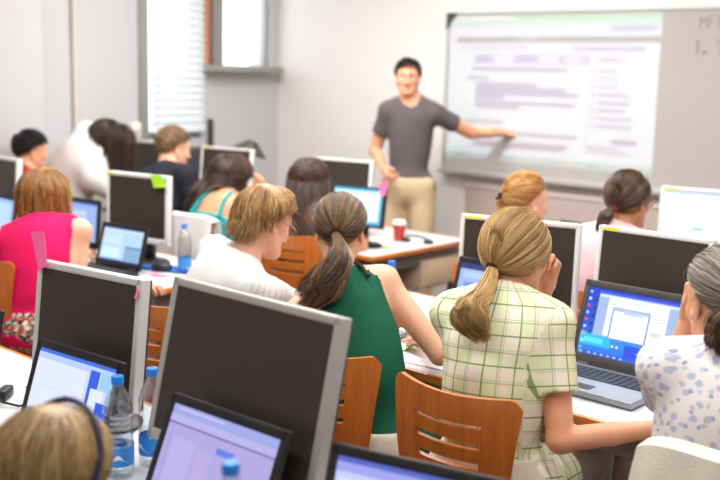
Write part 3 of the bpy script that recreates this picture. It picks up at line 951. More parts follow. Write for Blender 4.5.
    def tie(s, d, rad, mt, name='hair_tie', off=.012, parent=None):
        d = unit(d); r = 1/math.sqrt(((d/CR)**2).sum())
        c = CC + d*(r+off); u = unit(np.cross(d, (1., 0, 0))); v = np.cross(d, u)
        pts = [s.hl(c+rad*(u*math.cos(2*PI*k/16)+v*math.sin(2*PI*k/16))) for k in range(17)]
        MB().tube(pts, rad*.42, 8).build(name, mt, parent or s.root)
        return s.hl(c)
    def spectacles(s, mt):
        m = MB()
        for q in (-1, 1):
            pts = [s.hl((q*.034+.024*math.cos(2*PI*k/20), .104, -.004+.018*math.sin(2*PI*k/20))) for k in range(21)]
            m.tube(pts, .0021, 6)
            m.tube([s.hl((q*.058, .103, .002)), s.hl((q*.074, .07, .004)), s.hl((q*.08, .0, .006)), s.hl((q*.079, -.018, -.012))], .0013, 6)
        m.tube([s.hl((-.011, .106, .0)), s.hl((0, .11, .003)), s.hl((.011, .106, .0))], .0013, 6)
        g = m.build('spectacles', mt, s.root)
        for q in (-1, 1):
            MB().lathe([(.001, 0), (.0225, 0), (.0225, .001), (.001, .001)], n=20).build('lens', M['lens'], g,
                mtx=Matrix.Translation(Vector(s.hl((q*.034, .104, -.004)))) @ Matrix([list(r) for r in s.Rh]).to_4x4() @ Matrix.Rotation(PI/2, 4, 'X') @ Matrix.Diagonal((1.05, .78, 1, 1)))
        return g
# ------------------------------------------------------------------ the room
LX, FY, CZ = -6.05, 5.75, 3.0      # left wall, front wall, ceiling
def struct(name, mb, m, parent=None, **k):
    o = mb.build(name, m, parent, **k); o['kind'] = 'structure'; return o
struct('floor', MB().box((-2.6, 2.2, -.05), (7.6, 8.0, .1)), M['floor'])
struct('ceiling', MB().box((-2.6, 2.2, CZ+.05), (7.6, 8.0, .1)), M['ceil'])
w = MB()
T = .25; xc = LX-T/2
w.box((xc, (-1.7+4.40)/2, CZ/2), (T, 6.10, CZ))
w.box((xc, (4.40+4.93)/2, .59), (T, .53, 1.18))
w.box((xc, (4.93+5.66)/2, .84), (T, .73, 1.68))
w.box((xc, (4.40+5.66)/2, 2.86), (T, 1.26, .28))
w.box((xc, 5.71, CZ/2), (T, .10, CZ))
struct('wall_left', w, M['wall'], smooth=False)
struct('wall_right', MB().box((1.3, 2.0, CZ/2), (.2, 8.0, CZ)), M['wall'], smooth=False)
struct('wall_back', MB().box((-2.4, -1.85, CZ/2), (7.6, .2, CZ)), M['wall'], smooth=False)
struct('wall_front', MB().box((-2.4, FY+.1, CZ/2), (7.6, .2, CZ)), M['wall_front'], smooth=False)
struct('trim_1', MB().box((LX+.06, 3.36, CZ/2), (.12, .36, CZ), bev=.004), M['wall'])
struct('trim_2', MB().tube([(LX+.03, 3.83, .1), (LX+.03, 3.83, CZ)], .015, 12).box((LX+.01, 3.83, 1.0), (.02, .06, .05)).box((LX+.01, 3.83, 2.4), (.02, .06, .05)), M['pipe'])
# wainscot under the board
struct('trim_3', MB().box((-2.1, FY-.012, .48), (4.0, .024, .88)).box((-3.0, FY-.026, .48), (.012, .006, .86)).box((-1.6, FY-.026, .48), (.012, .006, .86)), M['panel'], smooth=False)
struct('trim_4', MB().box((-2.1, FY-.016, .945), (4.04, .032, .05), bev=.006), M['trimw'])
struct('baseboard_front', MB().box((-5.1, FY-.01, .05), (1.9, .02, .1)), M['trimw'], smooth=False)
struct('baseboard_left', MB().box((LX+.01, 1.9, .05), (.02, 4.0, .1)), M['trimw'], smooth=False)
# windows
fr = MB()
for y in (4.415, 4.925): fr.box((LX-.06, y, 1.94), (.07, .05, 1.52), bev=.004)
for z in (1.20, 2.70): fr.box((LX-.06, 4.67, z), (.07, .56, .05), bev=.004)
w1 = struct('window_1', fr, M['frame_grey'])
tag(MB().box((LX-.06, 4.67, 1.95), (.006, .47, 1.46)).build('pane', M['glass'], w1), kind='structure')
tag(MB().box((LX+.012, 4.405, 1.95), (.03, .075, 1.62), bev=.004).build('casing', M['frame_grey'], w1), kind='structure')
fr = MB()
for y in (4.975, 5.145, 5.652): fr.box((LX-.06, y, 2.2), (.07, {4.975: .05, 5.145: .085, 5.652: .016}[y], 1.0), bev=.004)
fr.box((LX-.06, 5.3, 2.70), (.07, .72, .05), bev=.004)
w2 = struct('window_2', fr, M['frame_grey'])
tag(MB().box((LX-.06, 5.3, 2.2), (.006, .68, 1.0)).build('pane', M['glass'], w2), kind='structure')
tag(MB().box((LX+.02, 5.30, 1.705), (.26, .74, .05), bev=.006).build('window_sill', M['frame_grey'], w2), kind='structure')
# blind
b = thing('venetian_blind', 'white slatted venetian blind lowered over the left window', 'blind', (LX+.045, 4.69, 0))
MB().box((0, 0, 2.68), (.05, .5, .04), bev=.006).build('head_rail', M['blind'], b)
nsl = 26
for k in range(nsl):
    z = 1.275 + k*.0545
    MB().box((0, 0, z), (.060, .49, .003), rot=Matrix.Rotation(R_(60), 3, 'Y')).build('slat', M['blind'], b, smooth=False)
MB().box((0, 0, 1.235), (.03, .49, .022), bev=.004).build('bottom_rail', M['blind'], b)
for y in (-.2, .2): MB().tube([(.022, y, 1.23), (.022, y, 2.68)], .0025, 6).build('ladder_cord', M['white'], b)
# narrow orange strip outside the blind
P = [[(LX-.1+.02*math.sin(u*9), 4.965+.15*u/6, z) for u in range(7)] for z in np.linspace(1.7, 2.68, 8)]
tag(MB().grid(P).solid(.006).build('orange_strip', M['orange'], None), 'narrow orange strip beside the grey window post', 'orange_strip')
# small wall fittings
t = thing('wall_socket', 'small white wall socket box beside the left window frame', 'socket', (LX, 4.33, 1.25))
MB().box((.015, 0, 0), (.03, .08, .11), bev=.008).build('box', M['white'], t)
MB().box((.032, 0, -.01), (.006, .045, .045), bev=.004).build('cover', M['trimw'], t)
tag(MB().box((LX+.02, 5.02, 1.17), (.04, .035, .3), bev=.006).build('cable_duct', M['black2']), 'short dark vertical cable duct on the wall under the window', 'cable duct')

# whiteboard
BX0, BX1, BZ0, BZ1 = -4.31, -1.55, 1.035, 2.115
wb = thing('whiteboard', 'wide whiteboard on the front wall with a projected web page on it', 'whiteboard', ((BX0+BX1)/2, FY, 0))
cx = (BX0+BX1)/2; W_ = BX1-BX0
MB().box((0, -.012, (BZ0+BZ1)/2), (W_-.02, .02, BZ1-BZ0-.02)).build('board_surface', M['board'], wb, smooth=False)
f = MB()
for z in (BZ0, BZ1): f.box((0, -.016, z), (W_, .03, .02), bev=.004)
for x in (-W_/2, W_/2): f.box((x, -.016, (BZ0+BZ1)/2), (.02, .03, BZ1-BZ0+.02), bev=.004)
f.build('frame', M['alu'], wb)
MB().box((0, -.05, BZ0-.012), (W_, .08, .014), bev=.005).box((0, -.088, BZ0-.004), (W_, .006, .03), bev=.002).build('pen_tray', M['alu'], wb)
MB().grid([[(-W_/2-.005, -.034, BZ1+.008), (-W_/2+.09, -.034, BZ1+.008)], [(-W_/2-.005, -.034, BZ1-.11), (-W_/2+.03, -.034, BZ1-.05)]]).solid(.006).build('corner_clip', M['black2'], wb, smooth=False)
# handwriting
def stroke_text(lines):
    G = {'M': [[(0, 0), (.1, 1), (.42, .35), (.75, 1), (.85, 0)]], 'F': [[(.1, 0), (.1, 1), (.75, 1.02)], [(.1, .52), (.6, .54)]], 'u': [[(0, .62), (.05, .1), (.3, .03), (.5, .2), (.52, .62)], [(.52, .3), (.6, .02)]],
         ':': [[(.1, .5), (.13, .47)], [(.1, .1), (.13, .07)]], 'P': [[(.05, 0), (.08, 1), (.5, .95), (.52, .6), (.1, .5)]], 'w': [[(0, .6), (.15, .05), (.3, .45), (.48, .05), (.62, .62)]],
         'v': [[(0, .6), (.22, .03), (.45, .62)]], '(': [[(.3, 1.1), (.1, .7), (.1, .3), (.3, -.1)]], ' ': []}
    for s_, x, z, hgt in lines:
        for ch in s_:
            m = MB()
            for st in G[ch]:
                m.tube([(x+p[0]*hgt*.75, -.0235, z+p[1]*hgt) for p in st], .0022, 5)
            if G[ch]: m.build('written_letter', M['ink'], wb, smooth=False)
            else: m.bm.free()
            x += hgt*(.75 if ch != ' ' else .5)
stroke_text([('MF(', -2.49-cx, 2.0, .07), ('u:  v', -2.505-cx, 1.905, .05), ('Pw: v', -2.50-cx, 1.845, .05)])

# ------------------------------------------------------------------ furniture
def table(label, x0, x1, y0, y1, group=None, ends=(True, True), extra=None):
    t = thing('desk', label, 'desk', ((x0+x1)/2, (y0+y1)/2, 0), 0, group)
    w, d = x1-x0, y1-y0
    MB().box((0, 0, .728), (w, d, .024), bev=.004).build('table_top', M['white_table'], t)
    e = MB()
    for s in (-1, 1):
        e.box((0, s*(d/2+.006), .727), (w+.02, .016, .028), bev=.005)
        e.box((s*(w/2+.006), 0, .727), (.016, d+.02, .028), bev=.005)
    e.build('edge_band', M['edge_wood'], t)
    a = MB()
    for s in (-1, 1):
        a.box((0, s*(d/2-.06), .672), (w-.12, .025, .085), bev=.003)
        a.box((s*(w/2-.05), 0, .672), (.025, d-.12, .085), bev=.003)
    a.build('apron', M['apron'], t)
    for sx in (-1, 1):
        for sy in (-1, 1):
            l = MB().box((sx*(w/2-.06), sy*(d/2-.06), .352), (.05, .05, .70), bev=.006).build('leg', M['grey_metal'], t)
            MB().lathe([(.028, 0), (.03, .012), (.02, .016)], (sx*(w/2-.06), sy*(d/2-.06), 0), 12).build('foot', M['black'], l)
    return t
gd = 'rows of white computer desks'
table('white desk in the nearest row under the big dark monitors', -3.15, -.55, .88, 1.66, gd)
table('white desk of the green top and plaid shirt women', -2.98, -.35, 2.49, 3.40, gd)
table('white desk with orange edge in front of the woman in pink', -5.42, -3.50, 2.55, 3.15, gd)
tc_ = table('white desk by the lecturer with red cup and orange edge', -5.85, -3.40, 3.93, 4.80, gd)
table('white desk behind the woman with the pink hair band, under the bright white monitor', -2.80, -.9, 4.05, 4.85, gd)
# hanging drawer box under the lecturer's side desk
c = MB().box((.93, .22, .575), (.56, .40, .16), bev=.006).build('drawer_box', M['beige'], tc_)
MB().box((1.215, .22, .575), (.012, .36, .13), bev=.004).build('drawer_front', M['beige'], c)
MB().box((.93, -.2, .50), (.56, .40, .012), bev=.003).build('shelf', M['apron'], tc_)

def chair_mesh(t, woodm):
    H = .885
    nu, nv = 44, 40
    bm = bmesh.new()
    V = [[None]*(nu+1) for _ in range(nv+1)]
    for j in range(nv+1):
        v = j/nv
        for i in range(nu+1):
            u = -1+2*i/nu
            top = H - .012*math.cos(u*PI/2) - .03*max(0, abs(u)-.86)/.14*(max(0, abs(u)-.86)/.14)
            z = .50+(top-.50)*v
            hw = .155+.05*v**.8
            x = u*hw
            y = -.03-.045*v + .055*u*u*(.4+.6*v) - .03*math.sin(v*PI)*.5
            V[j][i] = bm.verts.new((x, y, z))
    def hole(u, v):
        for vs in (.50, .645, .79):
            if abs(v-vs) < .021 and abs(u) < .56: return True
        return False
    for j in range(nv):
        for i in range(nu):
            if hole(-1+2*(i+.5)/nu, (j+.5)/nv): continue
            bm.faces.new((V[j][i], V[j][i+1], V[j+1][i+1], V[j+1][i]))
    for v in [v for v in bm.verts if not v.link_faces]: bm.verts.remove(v)
    m = MB(); m.bm.free(); m.bm = bm
    bmesh.ops.recalc_face_normals(bm, faces=bm.faces[:]); bmesh.ops.solidify(bm, geom=bm.faces[:], thickness=.013)
    m.build('backrest', woodm, t)
    P = []
    for j in range(13):
        v = j/12; row = []
        for i in range(17):
            u = -1+2*i/16
            hw = .2*(1-.10*(v-.5)**2*2)
            row.append((u*hw, .0+.41*v, .452+.012*u*u-.02*max(0, v-.8)/.2-.008*math.sin(PI*v)))
        P.append(row)
    MB().grid(P).solid(.014).build('seat', woodm, t)
    for s in (-1, 1):
        MB().tube([(s*.15, .36, .44), (s*.18, .39, .2), (s*.19, .4, .0)], .011, 10).build('leg', M['grey_metal'], t)
        MB().tube([(s*.15, .04, .44), (s*.18, -.01, .2), (s*.19, -.05, .0)], .011, 10).build('leg', M['grey_metal'], t)
    f = MB()
    for s in (-1, 1): f.tube([(s*.15, .37, .43), (s*.15, .03, .43), (s*.13, -.04, .47), (s*.12, -.055, .6)], .01, 10)
    f.tube([(-.15, .2, .43), (.15, .2, .43)], .009, 8)
    f.build('frame', M['grey_metal'], t)
gch = 'orange plywood chairs'
chair0 = thing('chair', 'orange plywood chair with slotted back behind the woman in plaid', 'chair', (-1.50, 2.11, 0), R_(2), gch)
chair_mesh(chair0, M['chair_wood'])
def dup(root, loc, rz, label):
    r = root.copy(); COL.objects.link(r); r.location = loc; r.rotation_euler = (0, 0, rz); r['label'] = label
    for ch in list(root.children):
        q = ch.copy(); COL.objects.link(q); q.parent = r
    return r
for x, y, a, lb in ((-2.0, 2.07, 28, 'orange plywood chair behind the woman in the green top'),
                    (-2.86, 2.12, 4, 'orange plywood chair seen between the two big dark monitors, under the woman in white'),
                    (-3.99, 2.06, 18, 'orange plywood chair at the left edge behind the woman in pink'),
                    (-3.62, 3.56, 14, 'orange plywood chair behind the long haired brunette at the lecturer desk'),
                    (-2.38, 3.57, 4, 'orange plywood chair of the ginger woman, its corner right of the white paper cup'),
                    (-1.93, 3.52, 0, 'orange plywood chair of the woman with the pink hair band, behind the monitors'),
                    (-4.42, 3.53, 6, 'orange plywood chair under the white jacket, of the woman in teal'),
                    (-.70, 2.06, 4, 'orange plywood chair under the cream jacket, of the woman in the floral blouse')):
    dup(chair0, (x, y, 0), R_(a), lb)

def drape(name, label, loc, rz, mt, w=.22, front=.3, back=.36, H=.885, seed=3, cat='jacket'):
    """cloth hung over a chair back"""
    g = np.random.default_rng(seed); ph = g.uniform(0, 6, 4)
    n, m = 30, 34; P = []
    for j in range(m+1):
        q = j/m*(front+back) - back       # negative: outside (viewer side)
        row = []
        for i in range(n+1):
            u = -1+2*i/n
            wv = .008*math.sin(u*7+ph[0]+q*4)+.005*math.sin(u*15+ph[1])
            top = H+.022-.03*abs(u)**5
            y0 = -.085+.055*u*u
            if q < 0:
                z = top+q+.02*math.exp(q*30)*0; y = y0-.026-.02*min(1, -q*5)-abs(wv)*1.2*min(1, -q*6); 
            else:
                z = top-q; y = y0+.032+.02*min(1, q*5)+abs(wv)*min(1, q*6)
            z -= .0 if abs(q) > .02 else -.008*(1-abs(q)/.02)
            fl = 1+.12*min(1, abs(q)*3)
            row.append((u*w*fl+.004*math.sin(q*20), y, z))
        P.append(row)
    t = MB().grid(P).solid(.007).build(name, mt)
    t.location = loc; t.rotation_euler = (0, 0, rz)
    return tag(t, label, cat)
drape('jacket', 'cream jacket hung over the chair of the woman in the floral blouse', (-.70, 2.06, 0), R_(4), M['cream_cloth'], .235, H=.91)
drape('jacket', 'white jacket hung over the chair of the woman in teal', (-4.42, 3.53, 0), R_(6), M['white_cloth'], .225, seed=8)

# ------------------------------------------------------------------ screens
def screen_mesh(name, w, h, rects, parent, org, X, Y, Nn, mt=None):
    """lit panel: rects = (u0, v0, u1, v1, colour[, colour at the top]) with v measured from the top"""
    V = []; F = []; Cc = []
    for i, r in enumerate(rects):
        u0, v0, u1, v1, c = r[:5]; c2 = r[5] if len(r) > 5 else c
        b = len(V); e = .00025*(i if i < 1 else 1+i*.25)
        for (u, v, cc) in ((u0, v1, c), (u1, v1, c), (u1, v0, c2), (u0, v0, c2)):
            V.append(np.array(org)+np.array(X)*(u-.5)*w+np.array(Y)*(1-v)*h+np.array(Nn)*e); Cc.append((*lin(cc), 1))
        F.append((b, b+1, b+2, b+3))
    o = arrays_mesh(name, np.array(V), np.array(F), mt or M['screen'], parent, {'Col': ('FLOAT_COLOR', np.array(Cc))})
    return o

def doc_page(seed, bg=(196, 214, 246), page=(236, 242, 252), accent=(92, 130, 220), menu=True):
    g = random.Random(seed)
    r = [(0, 0, 1, 1, bg)]
    if menu: r += [(0, 0, 1, .06, accent), (0, .06, 1, .12, (216, 226, 246))]
    r += [(.12, .16, .8, .94, page)]
    v = .2
    while v < .9:
        r.append((.16, v, .16+g.uniform(.2, .58), v+.018, (170, 186, 226))); v += .05
    return r

def monitor(label, x, y, zb, yaw, tilt, w, h, bez='silver', rects=None, group='desk monitors', bw=.018, stickers=(), tb=.742, note=None):
    """zb: height of the panel's lower edge, tb: desk height"""
    t = thing('monitor', label, 'monitor', (x, y, tb), R_(yaw), group)
    Rt = Matrix.Translation((0, 0, zb-tb)) @ Matrix.Rotation(-R_(tilt), 4, 'X')
    f = MB()
    for s in (-1, 1):
        f.box((s*(w/2-bw/2), 0, h/2), (bw, .034, h), bev=.005, seg=3)
    f.box((0, 0, h-bw/2), (w-.004, .034, bw), bev=.005, seg=3); f.box((0, 0, bw*.7), (w-.004, .034, bw*1.4), bev=.005, seg=3)
    f.build('bezel', M[bez], t, mtx=Rt)
    MB().box((0, .020, h/2), (w-.006, .012, h-.006), bev=.005).box((0, .034, h/2), (w*.86, .03, h*.82), bev=.012).box((0, .055, h/2), (w*.6, .03, h*.6), bev=.012).build('shell', M['shell'], t, mtx=Rt)
    iw, ih = w-2*bw, h-2.4*bw
    if rects is None:
        MB().box((0, -.0115, h/2+.2*bw), (iw+.002, .004, ih+.004)).build('screen', M['dark_screen'], t, mtx=Rt, smooth=False)
    else:
        o = screen_mesh('screen', iw, ih, rects, t, (0, -.0135, 1.4*bw), (1, 0, 0), (0, 0, 1), (0, -1, 0)); o.data.transform(Rt)
    for u0, u1 in stickers:
        MB().box(((u0-.5)*w+(u1-u0)*w/2, -.0178, h-bw*.5), ((u1-u0)*w, .0012, bw*.55)).build('label_strip', M['yellow'], t, mtx=Rt, smooth=False)
    MB().box((w*.41, -.018, bw*.7), (.012, .003, .006), bev=.001).build('power_button', M['black2'], t, mtx=Rt)
    hz = zb-tb
    MB().box((0, .075, (hz+.1)/2+.005), (.07, .035, hz+.13), bev=.01).build('stand_neck', M['black'], t)
    MB().lathe([(.001, 0), (.115, 0), (.12, .006), (.11, .014), (.04, .022), (.001, .022)], (0, 0, 0), 32, cap=False).build('stand_base', M['black'], t, mtx=Matrix.Translation((0, .06, .0)) @ Matrix.Diagonal((1.05, .8, 1, 1)))
    return t, Rt

def laptop(label, x, y, yaw, tilt, w, h, rects, body='black', lid='black', depth=None, zb=.742, group='open laptops', bz=.016, palm=None):
    """x, y: middle of the hinge"""
    t = thing('laptop', label, 'laptop', (x, y, zb), R_(yaw), group)
    d = depth or h*1.0
    MB().box((0, -d/2, .0125), (w, d, .021), bev=.005, seg=3).build('base', M[palm or body], t)
    k = MB()
    nr, nc = 6, 14
    for r_ in range(nr):
        for c_ in range(nc):
            if r_ == nr-1 and 4 <= c_ <= 8:
                if c_ == 4: k.box((-w*.44+(6+.5)*w*.88/nc, -.03-(r_+.5)*.018, .0245), (w*.88/nc*4.8, .0145, .004), bev=.001, seg=1)
                continue
            k.box((-w*.44+(c_+.5)*w*.88/nc, -.03-(r_+.5)*.018, .0245), (w*.88/nc*.86, .0145, .004), bev=.001, seg=1)
    k.box((0, -.03-nr*.009, .0225), (w*.91, nr*.018+.006, .003))
    k.build('keyboard', M['keys'], t, smooth=False)
    MB().box((-.02*w, -d+.045, .0235), (.075, .045, .0015), bev=.0005).build('touchpad', M['black2'], t, smooth=False)
    Rt = Matrix.Translation((0, .004, .02)) @ Matrix.Rotation(-R_(tilt), 4, 'X')
    L = MB().box((0, .006, h/2), (w, .012, h), bev=.005, seg=3).build('lid', M[lid], t, mtx=Rt)
    b = MB()
    for s in (-1, 1): b.box((s*(w/2-bz/2-.002), -.0015, h/2), (bz, .005, h-.006), bev=.001)
    b.box((0, -.0015, h-bz*.6-.002), (w-.006, .005, bz*1.2), bev=.001); b.box((0, -.0015, bz*.9+.002), (w-.006, .005, bz*1.8), bev=.001)
    b.build('screen_surround', M[lid], t, mtx=Rt)
    iw, ih = w-2*bz-.004, h-3*bz-.006
    o = screen_mesh('screen', iw, ih, rects, t, (0, -.0008, 1.8*bz+.003), (1, 0, 0), (0, 0, 1), (0, -1, 0)); o.data.transform(Rt)
    hg = MB()
    for s in (-1, 1): hg.tube([(s*w*.36-.02, .004, .022), (s*w*.36+.02, .004, .022)], .007, 10)
    hg.build('hinge', M['black2'], t)
    dots = MB()
    for u in (-.36, -.27, -.1, .18, .3): dots.box((u*w, -.0045, h-bz*.6), (.008, .0016, .004), bev=.0006, seg=1)
    dots.build('lid_catches', M['black'], t, mtx=Rt, smooth=False)
    return t, Rt

gm = 'desk monitors'
mA1, RtA1 = monitor('square dark monitor with pink notes, left of the biggest monitor', -2.234, 1.426, .824, 6.7, 6.4, .41, .345, 'silver', None, gm, .02)
monitor('biggest dark monitor, in the foreground in front of the green top woman', -1.562, 1.345, .845, -.7, 12.6, .54, .378, 'silver_dark', None, gm, .02)
mP, RtP = monitor('dark monitor with a lime sticky note, behind the small laptop', -4.01, 2.885, .854, 9.6, 1.5, .41, .335, 'silver_light', None, gm, .021, [(.0, .13)])
monitor('dark monitor directly behind the head of the woman in plaid', -1.995, 3.135, .803, 14.7, 1.3, .463, .372, 'silver_light', None, gm, .018, [(.05, .19)])
monitor('dark monitor behind the big blue screen laptop, at the right edge', -1.447, 3.085, .853, -.8, 4.4, .41, .345, 'silver_light', None, gm, .018, [(.05, .2)])
monitor('bright monitor with a white web page at the far right', -1.881, 4.53, .855, 9.9, 2.4, .41, .345, 'silver_light',
        [(0, 0, 1, 1, (250, 252, 255)), (0, 0, 1, .035, (190, 220, 246)), (.02, .05, .3, .06, (214, 222, 234)), (.4, .26, .43, .275, (150, 170, 190)), (.28, .38, .3, .4, (160, 180, 210)), (.38, .55, .52, .585, (130, 214, 164)), (.6, .57, .7, .58, (216, 226, 236)), (.35, .7, .6, .71, (226, 232, 240))], gm, .018, [(.04, .2)])
monitor('dark monitor between the brunette and the lecturer', -4.031, 4.35, .845, 12.1, 5.3, .41, .345, 'silver_light', None, gm, .016)
monitor('dark monitor in front of the young man in black', -4.817, 4.12, .869, 9.7, 6.3, .41, .345, 'silver_light', None, gm, .017, [(.04, .17)])
monitor('dark monitor at the far left edge beside the dark haired boy', -5.235, 2.83, .85, -2, 4, .41, .335, 'silver_light', None, gm, .02)
monitor('dark monitor half hidden behind the head of the woman bending over', -5.62, 4.16, .86, 8, 3, .41, .345, 'silver_light', None, gm, .018)

blue_word = lambda: [(0, 0, 1, 1, (196, 208, 240)), (0, 0, 1, .05, (60, 106, 220)), (0, .05, 1, .14, (176, 198, 246)), (0, .14, .66, 1, (214, 222, 246)), (.7, .1, .82, 1, (36, 90, 214)), (.74, .34, .9, .78, (214, 224, 248)), (.84, .1, 1, .34, (150, 196, 248)), (.84, .5, 1, 1, (30, 88, 216)), (.0, .86, .06, .9, (90, 130, 220)), (.44, .55, .52, .575, (140, 160, 200)), (.1, .5, .4, .505, (176, 190, 226))]
laptop('black laptop with a pale blue document, in front of the pink noted monitor', -2.143, 1.288, 4.1, 18.2, .345, .235, blue_word(), zb=.742)
laptop('black laptop with a lilac screen before the biggest monitor', -1.512, 1.21, 1.2, 23, .36, .248,
       [(0, 0, 1, 1, (168, 158, 214)), (0, 0, 1, .11, (150, 160, 220)), (.05, .03, .5, .045, (196, 200, 236)), (.0, .19, 1, .21, (112, 92, 164)), (.0, .11, 1, .19, (176, 170, 222)), (.5, .3, .66, .37, (88, 120, 220)), (.08, .34, .3, 1, (178, 168, 220)), (.34, .4, .46, 1, (176, 164, 214)), (.05, .21, .06, 1, (150, 140, 200))], zb=.748)
laptop('black laptop with a pale blue screen at the bottom edge of the picture', -1.042, 1.291, 13.5, 18.3, .36, .25,
       [(0, 0, 1, 1, (186, 196, 232)), (0, 0, 1, .05, (80, 96, 190)), (0, .05, 1, .14, (150, 156, 226)), (.03, .2, .8, .95, (206, 216, 244))], zb=.742, depth=.21)
laptop('black laptop cut off at the left edge behind the white desk', -2.845, 1.36, 12, 14, .34, .22,
       [(0, 0, 1, 1, (66, 120, 200)), (.05, .1, .95, .9, (90, 140, 214))], zb=.742)
laptop('small black laptop with pale blue page, before the lime noted monitor', -3.917, 2.691, 6, 16, .312, .208,
       [(0, 0, 1, 1, (178, 212, 240)), (0, 0, 1, .04, (110, 150, 214)), (.02, .05, .98, .1, (214, 230, 246)), (.03, .14, .5, .5, (196, 224, 246)), (.05, .18, .4, .19, (140, 174, 216)), (.05, .24, .44, .25, (150, 180, 220)), (.6, .52, .98, .57, (70, 120, 176)), (.6, .57, .98, .95, (130, 172, 204)), (.05, .6, .5, .9, (206, 232, 248)), (.8, .16, .83, .18, (90, 110, 160)), (.0, .96, 1, 1, (60, 110, 190))], zb=.742)
laptop('black laptop with a periwinkle page, between the pink woman and the lime note', -4.538, 2.865, 4, 5.7, .36, .25,
       [(0, 0, 1, 1, (150, 176, 236)), (0, 0, 1, .05, (90, 120, 206)), (.3, .2, .74, .8, (176, 198, 246)), (.34, .26, .7, .3, (206, 220, 250)), (.34, .36, .7, .38, (150, 172, 226)), (.34, .46, .66, .48, (150, 172, 226)), (.34, .56, .68, .58, (150, 172, 226))], zb=.748)
laptop('laptop with a light blue screen at the left edge beyond the woman in pink', -5.035, 2.69, -3, 10, .34, .24,
       [(0, 0, 1, 1, (140, 184, 240)), (.1, .1, .9, .9, (176, 210, 250))], zb=.742, depth=.19)
icons = [(.02+.0*i, .05+.105*i, .05, .09+.105*i, [(170, 190, 240), (210, 220, 250), (220, 80, 120), (190, 200, 240), (226, 90, 70), (200, 210, 240), (240, 160, 70), (200, 220, 250), (120, 190, 240)][i % 9]) for i in range(9)]
icons += [(.085, .16+.12*i, .115, .205+.12*i, [(40, 60, 50), (36, 70, 60), (40, 50, 60), (30, 70, 90), (40, 60, 60)][i % 5]) for i in range(5)]
lrs = [(0, 0, 1, 1, (20, 96, 226), (24, 60, 200)), (0, .66, 1, .94, (22, 120, 240), (28, 150, 246)), (.0, .7, .34, .86, (30, 190, 246)), (.05, .74, .26, .82, (90, 222, 250)), (.5, .76, 1, .94, (30, 76, 222)), (.62, .85, .98, .862, (150, 200, 250)), (.72, .835, .99, .845, (110, 170, 250)), (0, .94, 1, 1, (36, 96, 206)), (.02, .95, .06, .99, (120, 200, 120))] + [(.12+.07*i, .955, .15+.07*i, .985, (150, 190, 240)) for i in range(6)]
lrs += [(.13, .04, 1, .7, (158, 184, 226)), (.13, .04, 1, .075, (60, 100, 220)), (.13, .075, 1, .12, (206, 222, 248)), (.24, .1, .88, .68, (244, 247, 253)), (.28, .14, .7, .15, (180, 196, 226)), (.28, .2, .33, .21, (150, 160, 190)), (.74, .3, .86, .31, (176, 190, 220)), (.74, .34, .84, .35, (176, 190, 220)), (.74, .5, .86, .57, (206, 216, 232)), (.3, .24, .70, .72, (112, 140, 206)), (.31, .25, .69, .285, (176, 200, 240)), (.315, .29, .685, .7, (248, 250, 254)), (.33, .31, .34, .68, (214, 222, 240)), (.42, .3, .62, .315, (150, 160, 210)), (.44, .33, .58, .34, (190, 196, 226))]
lrs += [(.36+.05*i, .80, .385+.05*i, .835, (214, 236, 252)) for i in range(2)] + icons
laptop('large grey laptop with a blue desktop and open dialog, at the right', -1.434, 2.885, -.8, 17.1, .37, .282, lrs, body='black2', lid='black2', palm='laptop_silver', depth=.265, zb=.742, bz=.018)
laptop('black laptop with a blue document left of the plaid woman', -2.0, 2.941, 0, 16.8, .36, .275,
       [(0, 0, 1, 1, (156, 182, 232)), (0, 0, 1, .1, (36, 56, 120)), (.05, .14, .95, .24, (176, 200, 244)), (.08, .32, .7, .42, (110, 146, 214)), (.06, .5, .9, .9, (196, 212, 244)), (.12, .56, .5, .58, (120, 150, 210)), (.12, .66, .6, .68, (130, 156, 214))], zb=.742, depth=.24)
laptop('laptop with a blue screen beyond the woman with the pink hair band', -2.43, 4.37, -4, 14, .32, .23, [(0, 0, 1, 1, (120, 174, 246)), (.2, .3, .9, .8, (170, 206, 250))], zb=.742)
lc, RtC2 = monitor('small black framed monitor with a glowing cyan white screen and pink note', -3.655, 4.08, .855, 11.1, 10, .335, .225, 'black', [(0, 0, 1, 1, (214, 246, 255)), (0, 0, 1, .06, (60, 186, 236)), (.06, .12, .94, .9, (232, 250, 255)), (0, .92, 1, 1, (40, 170, 226)), (.95, .06, 1, .92, (70, 190, 236))], gm, .012)

